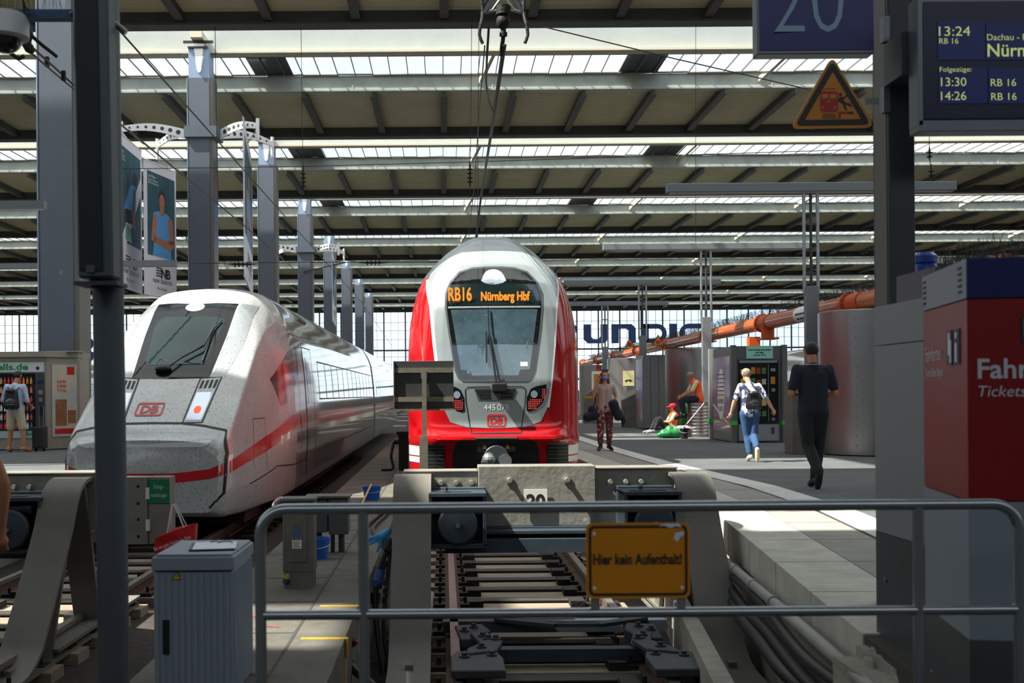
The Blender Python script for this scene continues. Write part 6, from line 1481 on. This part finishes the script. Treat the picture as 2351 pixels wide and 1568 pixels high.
# ------------------------------------------------------------------ banners on arms at the columns
M['ban_teal'] = mat('banner_teal', (52, 92, 104), .7, var=(1.4, .3)); M['ban_skin'] = mat('banner_skin', (176, 116, 90), .7); M['ban_blue'] = mat('banner_blue', (92, 160, 222), .7); M['ban_hair'] = mat('banner_hair', (60, 44, 38), .7); M['ban_white'] = mat('banner_white', (226, 224, 232), .7); M['ban_mint'] = mat('banner_mint', (130, 220, 190), .7)
def banner(label, p0, rz, w, h, kind):
    t = thing('hanging_banner', label, 'banner', p0, rz, 'advertising banners on column arms')
    m = MB(); m.box(0, w, -.01, .01, -h, 0); b = m.build('cloth', M['ban_white'], t)
    for q in (.01, -h): m = MB(); m.cyl((0, 0, q), (w, 0, q), .03, n=10); m.build('rod', M['white'], t)
    a0, a1, z1, z0 = w * .10, w * .95, -h * .07, -h * .70
    for sg in (1, -1):
        y = -.013 * sg
        m = MB(); m.quad((a0, y, z0), (a1, y, z0), (a1, y, z1), (a0, y, z1)); f_ = m.build('picture', M['ban_teal'], b)
        W = a1 - a0; Hh = z1 - z0
        def pg(mat_, nm, *pts): m = MB(); m.quad(*[(a0 + W * u, y * 1.15, z0 + Hh * v) for u, v in pts]); m.build(nm, mat_, f_)
        ov = [(.52 + .13 * math.cos(i * PI / 8), .70 + .095 * math.sin(i * PI / 8)) for i in range(16)]
        if kind == 'arms':
            pg(M['ban_hair'], 'hair_print', *[(u, v + .02) for u, v in ov])
            m = MB(); 
            for ps in ([(.45, .52), (.60, .52), (.60, .66), (.45, .66)], [(.12, .18), (.28, .16), (.34, .50), (.20, .50)], [(.74, .5), (.80, .18), (.96, .2), (.90, .5)], [(.2, .17), (.8, .10), (.96, .16), (.94, .24), (.6, .22), (.22, .25)]): m.quad(*[(a0 + W * u, y * 1.3, z0 + Hh * v) for u, v in ps])
            m.quad(*[(a0 + W * (.52 + (u - .52) * .78), y * 1.35, z0 + Hh * (.68 + (v - .70) * .95)) for u, v in ov]); m.build('skin_print', M['ban_skin'], f_)
            pg(M['ban_blue'], 'shirt_print', (.18, .0), (.86, .0), (.80, .3), (.82, .52), (.66, .56), (.52, .50), (.42, .56), (.22, .52), (.26, .3))
        else:
            pg(M['ban_white'], 'stripe_print', (.1, .0), (.35, .0), (1, .6), (1, .8)); pg(M['ban_blue'], 'shirt_print', (.25, .35), (.6, .35), (.8, .62), (.66, .68), (.5, .62))
            pg(M['ban_skin'], 'skin_print', (.6, .2), (.72, .2), (.78, .6), (.66, .66)); pg(M['ban_hair'], 'hair_print', (.62, .66), (.8, .66), (.84, .78), (.7, .82)); pg(M['ban_hair'], 'shorts_print', (.3, .22), (.65, .22), (.62, .38), (.3, .36))
            pg(M['ban_mint'], 'shoe_print', (.28, .04), (.58, .02), (.5, .2), (.32, .2))
        xx = lambda v: v if sg == 1 else w - v
        m = MB()
        for i in range(4): m.quad(*[(w * u, y * 1.2, -h * v) for u, v in ((.36 - .0 * i, .78 + .02 * i), (.52, .78 + .02 * i), (.52, .79 + .02 * i), (.34, .79 + .02 * i))])
        put_text(m, 'NB', (w * .5 if sg == 1 else w * .8, y * 1.2, -h * .855), h * .10, right=(sg, 0, 0), bold=.02, spacing=.8, fitw=w * .3)
        put_text(m, 'new balance', (w * .25 if sg == 1 else w * .85, y * 1.2, -h * .90), h * .06, right=(sg, 0, 0), fitw=w * .6); put_text(m, 'We Got Now', (w * .38 if sg == 1 else w * .7, y * 1.2, -h * .95), h * .03, right=(sg, 0, 0), fitw=w * .3)
        m.build('lettering', M['sign_black'], b)
        m = MB(); put_text(m, 'Lea Meyer', (a0 + .05 if sg == 1 else a1 - .05, y * 1.3, z1 - h * .045), h * .032, right=(sg, 0, 0)); put_text(m, 'German Champion', (a0 + .05 if sg == 1 else a1 - .05, y * 1.3, z1 - h * .07), h * .022, right=(sg, 0, 0)); put_text(m, '3000m Steeplechase', (a0 + .05 if sg == 1 else a1 - .05, y * 1.3, z1 - h * .092), h * .022, right=(sg, 0, 0)); m.build('caption', M['white'], f_)
    return t
def arm(label, p0, p1):
    t = thing('banner_arm', label, 'bracket', (0, 0, 0), 0, 'perforated banner arms'); p0, p1 = Vector(p0), Vector(p1); n_ = 8; up = Vector((0, 0, 1)); d = p1 - p0
    m = MB(); tp_ = [p0 + d * (i / n_) + up * (.2 * math.sin(PI * (i / n_) * .9)) for i in range(n_ + 1)]
    sn = d.cross(up).normalized(); n2 = n_ + 1
    vs = [p + up * (.19 - .08 * i / n_) * s_ + sn * o_ for o_ in (-.03, .03) for s_ in (1, -1) for i, p in enumerate(tp_)]
    m.add(vs, [q for i in range(n_) for q in ((i, i + 1, n2 + i + 1, n2 + i), (2 * n2 + i, 3 * n2 + i, 3 * n2 + i + 1, 2 * n2 + i + 1), (i, 2 * n2 + i, 2 * n2 + i + 1, i + 1), (n2 + i, n2 + i + 1, 3 * n2 + i + 1, 3 * n2 + i))])
    m.build('perforated_plate', M['white'], t)
    for i in range(1, n_): c = tp_[i]; m = MB(); m.cyl(c - sn * .036, c + sn * .036, .10 - .008 * i, n=10); m.build('hole', M['dsteel'], t)
    m = MB(); m.cyl(p1 - up * .5, p1 + up * .35, .07, n=8); m.build('end_post', M['white'], t)
    return p1
ENDS = {}
for ci, cy in enumerate((44.4, 77.7)):
    z_ = P(460, 302, 43.9).z if ci == 0 else P(700, 572, 77.2).z
    xc = -9.36; r_ = 2.9
    for nm, dx, dy in (('left', -1, -.5), ('left rear', -.78, 1.3), ('right', .82, -.7), ('right rear', .85, 1.2)):
        ENDS[(ci, nm)] = arm('white perforated banner arm on the %s side of the %s column' % (nm, ('second nearest', 'fourth')[ci]), (xc + (.75 if dx > 0 else -.6), cy, z_), (xc + dx * r_, cy + dy * 1.65, z_ - .02))
    m = MB()
    for x0_, x1_, y0_, y1_ in ((-.56, .72, -.56, -.48), (-.56, .72, .55, .63), (-.56, -.46, -.5, .6), (.62, .72, -.5, .6)): m.box(xc + x0_, xc + x1_, cy + y0_, cy + y1_, z_ - .21, z_ + .21)
    m.build('arm_clamp', M['column'], cols[1 + 2 * ci], world=True)
def ban_px(label, q0, d0, q1, d1, hpx, kind, end):
    a, b = P(*q0, d0), P(*q1, d1); w = math.hypot(b.x - a.x, b.y - a.y); z_ = (a.z + b.z) / 2
    t = banner(label, (a.x, a.y, z_), math.atan2(b.y - a.y, b.x - a.x), w, hpx / F * (d0 + d1) / 2, kind)
    if end:
        m = MB(); e_ = t.matrix_basis.inverted() @ Vector((ENDS[end].x, ENDS[end].y, ENDS[end].z)); m.cyl((w * .5, 0, .0), e_, .02, n=6); m.build('stay', M['steel'], t)
    return t
ban_px('banner with woman in blue top, arms crossed, beside the second nearest column', (329, 370), 41.4, (403, 392), 44.1, 300, 'arms', (0, 'left rear'))
ban_px('banner with runner and mint shoes, partly hidden by the left pole', (262, 300), 39.9, (324, 342), 43.8, 342, 'run', (0, 'left'))
ban_px('banner seen almost edge-on, right of the second nearest column', (558, 310), 42.3, (578, 345), 51.0, 330, 'arms', (0, 'right'))
ban_px('far banner seen edge-on at the right of the fourth column', (762, 585), 75.8, (770, 600), 82.5, 150, 'run', (1, 'right'))
ban_px('far slim banner beside the third column, at its right edge', (612, 572), 61.8, (618, 580), 66.0, 95, 'run', (1, 'left'))
# ------------------------------------------------------------------ overhead line
def wire(label, pts, r, cat_='wire', grp=None, m_='wire'):
    m = MB(); m.tube(pts, r, 6); return tag(m.build('overhead_wire', M[m_]), label, cat_, grp)
def tension_gear(label, x, y, z):
    t = thing('tension_gear', label, 'wire tensioner', (x, y, z)); m = MB()
    m.ball((0, 0, .34), (.065, .065, .075), 14, 10); m.cyl((0, 0, .40), (0, 0, .48), .07, n=14); m.build('weight_ball', M['iron'], t, smooth=50)
    m = MB(); m.cyl((0, 0, .27), (0, 0, .2), .025); m.cyl((-.035, 0, .22), (.035, 0, .22), .022); m.cyl((0, 0, .2), (-.02, .1, .05), .02); m.build('clamp', M['iron'], t)
    for s in (-1, 1):
        m = MB(); m.bar((s * .01, 0, .72), (s * .18, 0, .42), .03, .03); m.bar((s * .04, .02, .72), (s * .205, .02, .42), .012, .03); m.build('stay', M['dsteel'], t)
        m = MB(); m.tube([(s * .17, 0, .42), (s * .10, 0, .45), (s * .02, 0, .56), (0, 0, .60)], .012, 6); m.tube([(s * .17, 0, .42), (s * .08, 0, .44), (0, 0, .46)], .011, 6); m.build('truss', M['steel'], t)
        m = MB(); m.tube([(s * .19, 0, .78), (s * .20, 0, .6), (s * .19, 0, .42), (s * .21, -.05, .30), (s * .225, -.05, .2), (s * .195, -.05, .12)], .016, 7, sub=2); m.build('horn', M['iron'], t)
        m = MB()
        for i in range(8): c = Vector((s * (.185 + .004 * math.sin(i)), .02, .46 + .045 * i)); m.ball(c, (.018, .012, .026), 6, 4)
        m.build('chain', M['dsteel'], t)
    return t
q = P(1156, 128, 10.6)
tension_gear('grimy wire tensioner with ball and two horns hanging at the top centre', q.x, 10.6, q.z - .02)
a = Vector((q.x, 10.6, q.z + .1)); zc_w = P(1092, 545, 25.6)
wire('contact wire running from the top centre tensioner to the red train roof', [a, P(1126, 310, 14.7), P(1104, 450, 19.9), zc_w, Vector((zc_w.x + .05, 60, zc_w.z + .2))], .014, grp='overhead wires')
wire('second contact wire just beside the one above the red train', [a + Vector((.02, 0, 0)), P(1133, 285, 14.0), P(1107, 440, 19.6), zc_w + Vector((.02, 0, 0))], .010, grp='overhead wires')
wire('thick slack cable looping down from the top centre tensioner', [P(1122, 65, 10.6), P(1118, 130, 11.2), P(1116, 190, 12.2), P(1122, 230, 13.0), P(1131, 253, 13.4)], .012, m_='black', cat_='cable')
wire('thin stay wire running down left of the slack cable', [P(1113, 105, 11.0), P(1100, 260, 14.5), P(1090, 420, 19), P(1076, 540, 26)], .007, grp='overhead wires')
wire('thin vertical hanger wire above the red train', [Vector((P(1083, 25, 38).x, 38.2, 13.65)), P(1080, 365, 38)], .010)
wire('thin hanger wire behind the insulator string above the red train', [Vector((P(1101, 250, 38.2).x, 38.2, 13.62)), P(1096, 545, 38.2)], .010)
xi = -4.1
wire('upper carrier wire of the white train track, starting at the left pole', [P(276, 72, 13.0), P(560, 391, 21.5), P(830, 694, 55), Vector((-4.0, 90, 5.0))], .012, grp='overhead wires')
wire('lower contact wire of the white train track', [P(296, 300, 14.0), P(575, 530, 23.5), P(700, 640, 33)], .012, grp='overhead wires')
wire('twin wires crossing behind the left speaker column', [P(70, 105, 11.2), P(120, 150, 11.9), P(178, 203, 12.8), P(330, 330, 16)], .012, grp='overhead wires')
wire('lower of the twin wires behind the left speaker column', [P(72, 122, 11.2), P(120, 163, 11.9), P(178, 212, 12.8)], .010, grp='overhead wires')
for s, (px, py) in ((0, (110, 150)), (1, (146, 180))): pass
wire('cross-span wire stretching from the tensioner to the yellow triangle', [P(1250, 62, 22), P(1550, 135, 23), P(1860, 206, 24)], .012)
wire('cross-span wire level with the third skylight', [P(280, 388, 40), P(700, 382, 40), P(1079, 372, 40), P(1500, 358, 40), P(2010, 342, 40)], .014)
wire('cross-span wire just above the white train', [P(440, 605, 40), P(695, 602, 40), P(1000, 602, 40), P(1250, 600, 40)], .014)
wire('vertical hanger wire at the third column', [Vector((P(692, 205, 38.2).x, 38.2, 13.62)), P(696, 420, 38.2)], .010)
wire('vertical hanger wire at the second nearest column', [Vector((P(494, 100, 38.2).x, 38.2, 13.62)), P(497, 275, 38.2), P(501, 470, 38.2)], .012)
wire('thin vertical hanger wire left of the triangle sign', [Vector((P(1598, 150, 38.2).x, 38.2, 13.62)), P(1597, 560, 38.2)], .008)
wire('vertical hanger wire right of the sign post', [Vector((P(2133, 305, 38.2).x, 38.2, 13.62)), P(2134, 345, 38.2), P(2138, 410, 38.2)], .010)
wire('slanting wire across the upper right', [P(2040, 480, 40), P(2160, 397, 36), P(2262, 382, 34)], .012)
wire('slanting wire above the blue top of the ticket machine', [P(2180, 615, 20), P(2351, 560, 16)], .010)
def insulator(label, p, vertical=True, n=4, r=.10, L_=.14):
    t = thing('insulator', label, 'insulator', p, 0, 'overhead line insulators'); m = MB(); ax = 2 if vertical else 0
    pr = []
    for i in range(n): h = (i - n / 2) * L_; pr += [(.03, h - .03), (.03, h), (r, h + .012), (r, h + .03), (.035, h + .06)]
    m.lathe([(.015, -n * L_ * .8)] + pr + [(.015, n * L_ * .8)], (0, 0, 0), 14, ax); m.build('discs', M['iron'], t, smooth=30)
    m = MB(); e = Vector((0, 0, 1)) if vertical else Vector((1, 0, 0)); m.cyl(e * -n * L_ * .95, e * n * L_ * .95, .014, n=6); m.build('rod', M['dsteel'], t); return t
insulator('vertical string of dark insulator discs left of the red train', P(696, 410, 38.2))
insulator('vertical string of dark insulator discs above the red train', P(1079, 400, 38))
insulator('vertical dark insulator right of the sign post, upper', P(2134, 352, 38.2), n=2)
insulator('vertical dark insulator right of the sign post, lower', P(2138, 395, 38.2), n=2)
insulator('horizontal string of insulator discs left of the third column', P(556, 607, 40), False)
insulator('horizontal string of insulator discs right of the fourth column', P(860, 603, 40), False)
insulator('horizontal insulator left of the sign post above the lamp bars', P(1998, 576, 40), False, n=3)
wire('dark angled arm from the fourth column carrying the contact wire', [P(697, 624, 77.2), P(745, 613, 77), P(796, 602, 76.8)], .04, cat_='bracket')
q = P(75, 122, 11.2)
t = thing('tension_gear', 'grimy wire clamp with two curved horns left of the speaker column', 'wire tensioner', (0, 0, 0))
m = MB(); m.tube([P(62, 58, 11.2), P(68, 80, 11.2), P(60, 100, 11.2), P(75, 120, 11.2)], [.035, .04, .05, .03], 7, sub=2); m.build('clamp', M['iron'], t)
m = MB(); m.tube([P(70, 80, 11.2), P(95, 102, 11.3), P(118, 120, 11.4), P(130, 130, 11.4)], .018, 7, sub=3); m.build('horn', M['iron'], t)
m = MB(); m.tube([P(-5, 95, 11.0), P(20, 118, 11.1), P(42, 134, 11.2), P(55, 128, 11.2)], .02, 7, sub=3); m.build('horn', M['iron'], t)
for px, py in ((108, 142), (146, 174)): m = MB(); p = P(px, py, 11.9); m.box(p.x - .02, p.x + .02, p.y - .02, p.y + .02, p.z - .05, p.z + .05); m.build('spacer', M['iron'], t)
# walkway lamp beams at far left
for lab, q0, q1, y, px_post in (('grey light bar projecting at the left edge below the banners, upper one', (-40, 472), (104, 472), 20.0, -30), ('grey light bar at the left edge, level with the banner foot', (-40, 612), (96, 610), 30.0, -30), ('grey light bar crossing in front of the banner feet', (240, 606), (406, 606), 26.0, 255)):
    a, b = P(*q0, y), P(*q1, y); t = thing('light_bar', lab, 'lamp', ((a.x + b.x) / 2, y, a.z), 0, 'light bars on the left platform'); m = MB(); m.box(a.x - t.location.x, b.x - t.location.x, -.08, .08, -.07, .07); m.build('housing', M['lamp_body'], t)
    if px_post:
        c = P(px_post, 600, y).x - t.location.x; m = MB(); m.box(c - .1, c + .1, -.06, .06, -t.location.z, -.07); m.build('post', M['lamp_body'], t)
    m = MB(); m.box(a.x - t.location.x + .03, b.x - t.location.x - .03, -.06, .06, -.078, -.07); m.build('diffuser', M['lamp_under'], t)
t = thing('blue_barrel', 'blue plastic drum end visible above the ticket machine, behind the post', 'barrel', (0, 0, 0)); c = P(2122, 612, 9.0)
m = MB(); m.lathe([(0, -.2), (.09, -.2), (.1, 0), (.085, .02), (.10, .03), (.10, .08), (.07, .11), (0, .11)], c, 24); m.build('shell', mat('barrel_blue', (20, 66, 150), .35, coat=.4), t, smooth=40)
m = MB(); m.ball(c + Vector((.02, -.02, -.17)), (.09, .09, .06), 18, 10); m.cyl((c.x, c.y, 0), c + Vector((0, 0, -.2)), .05); m.build('steel_cap', M['alu'], t, smooth=50)
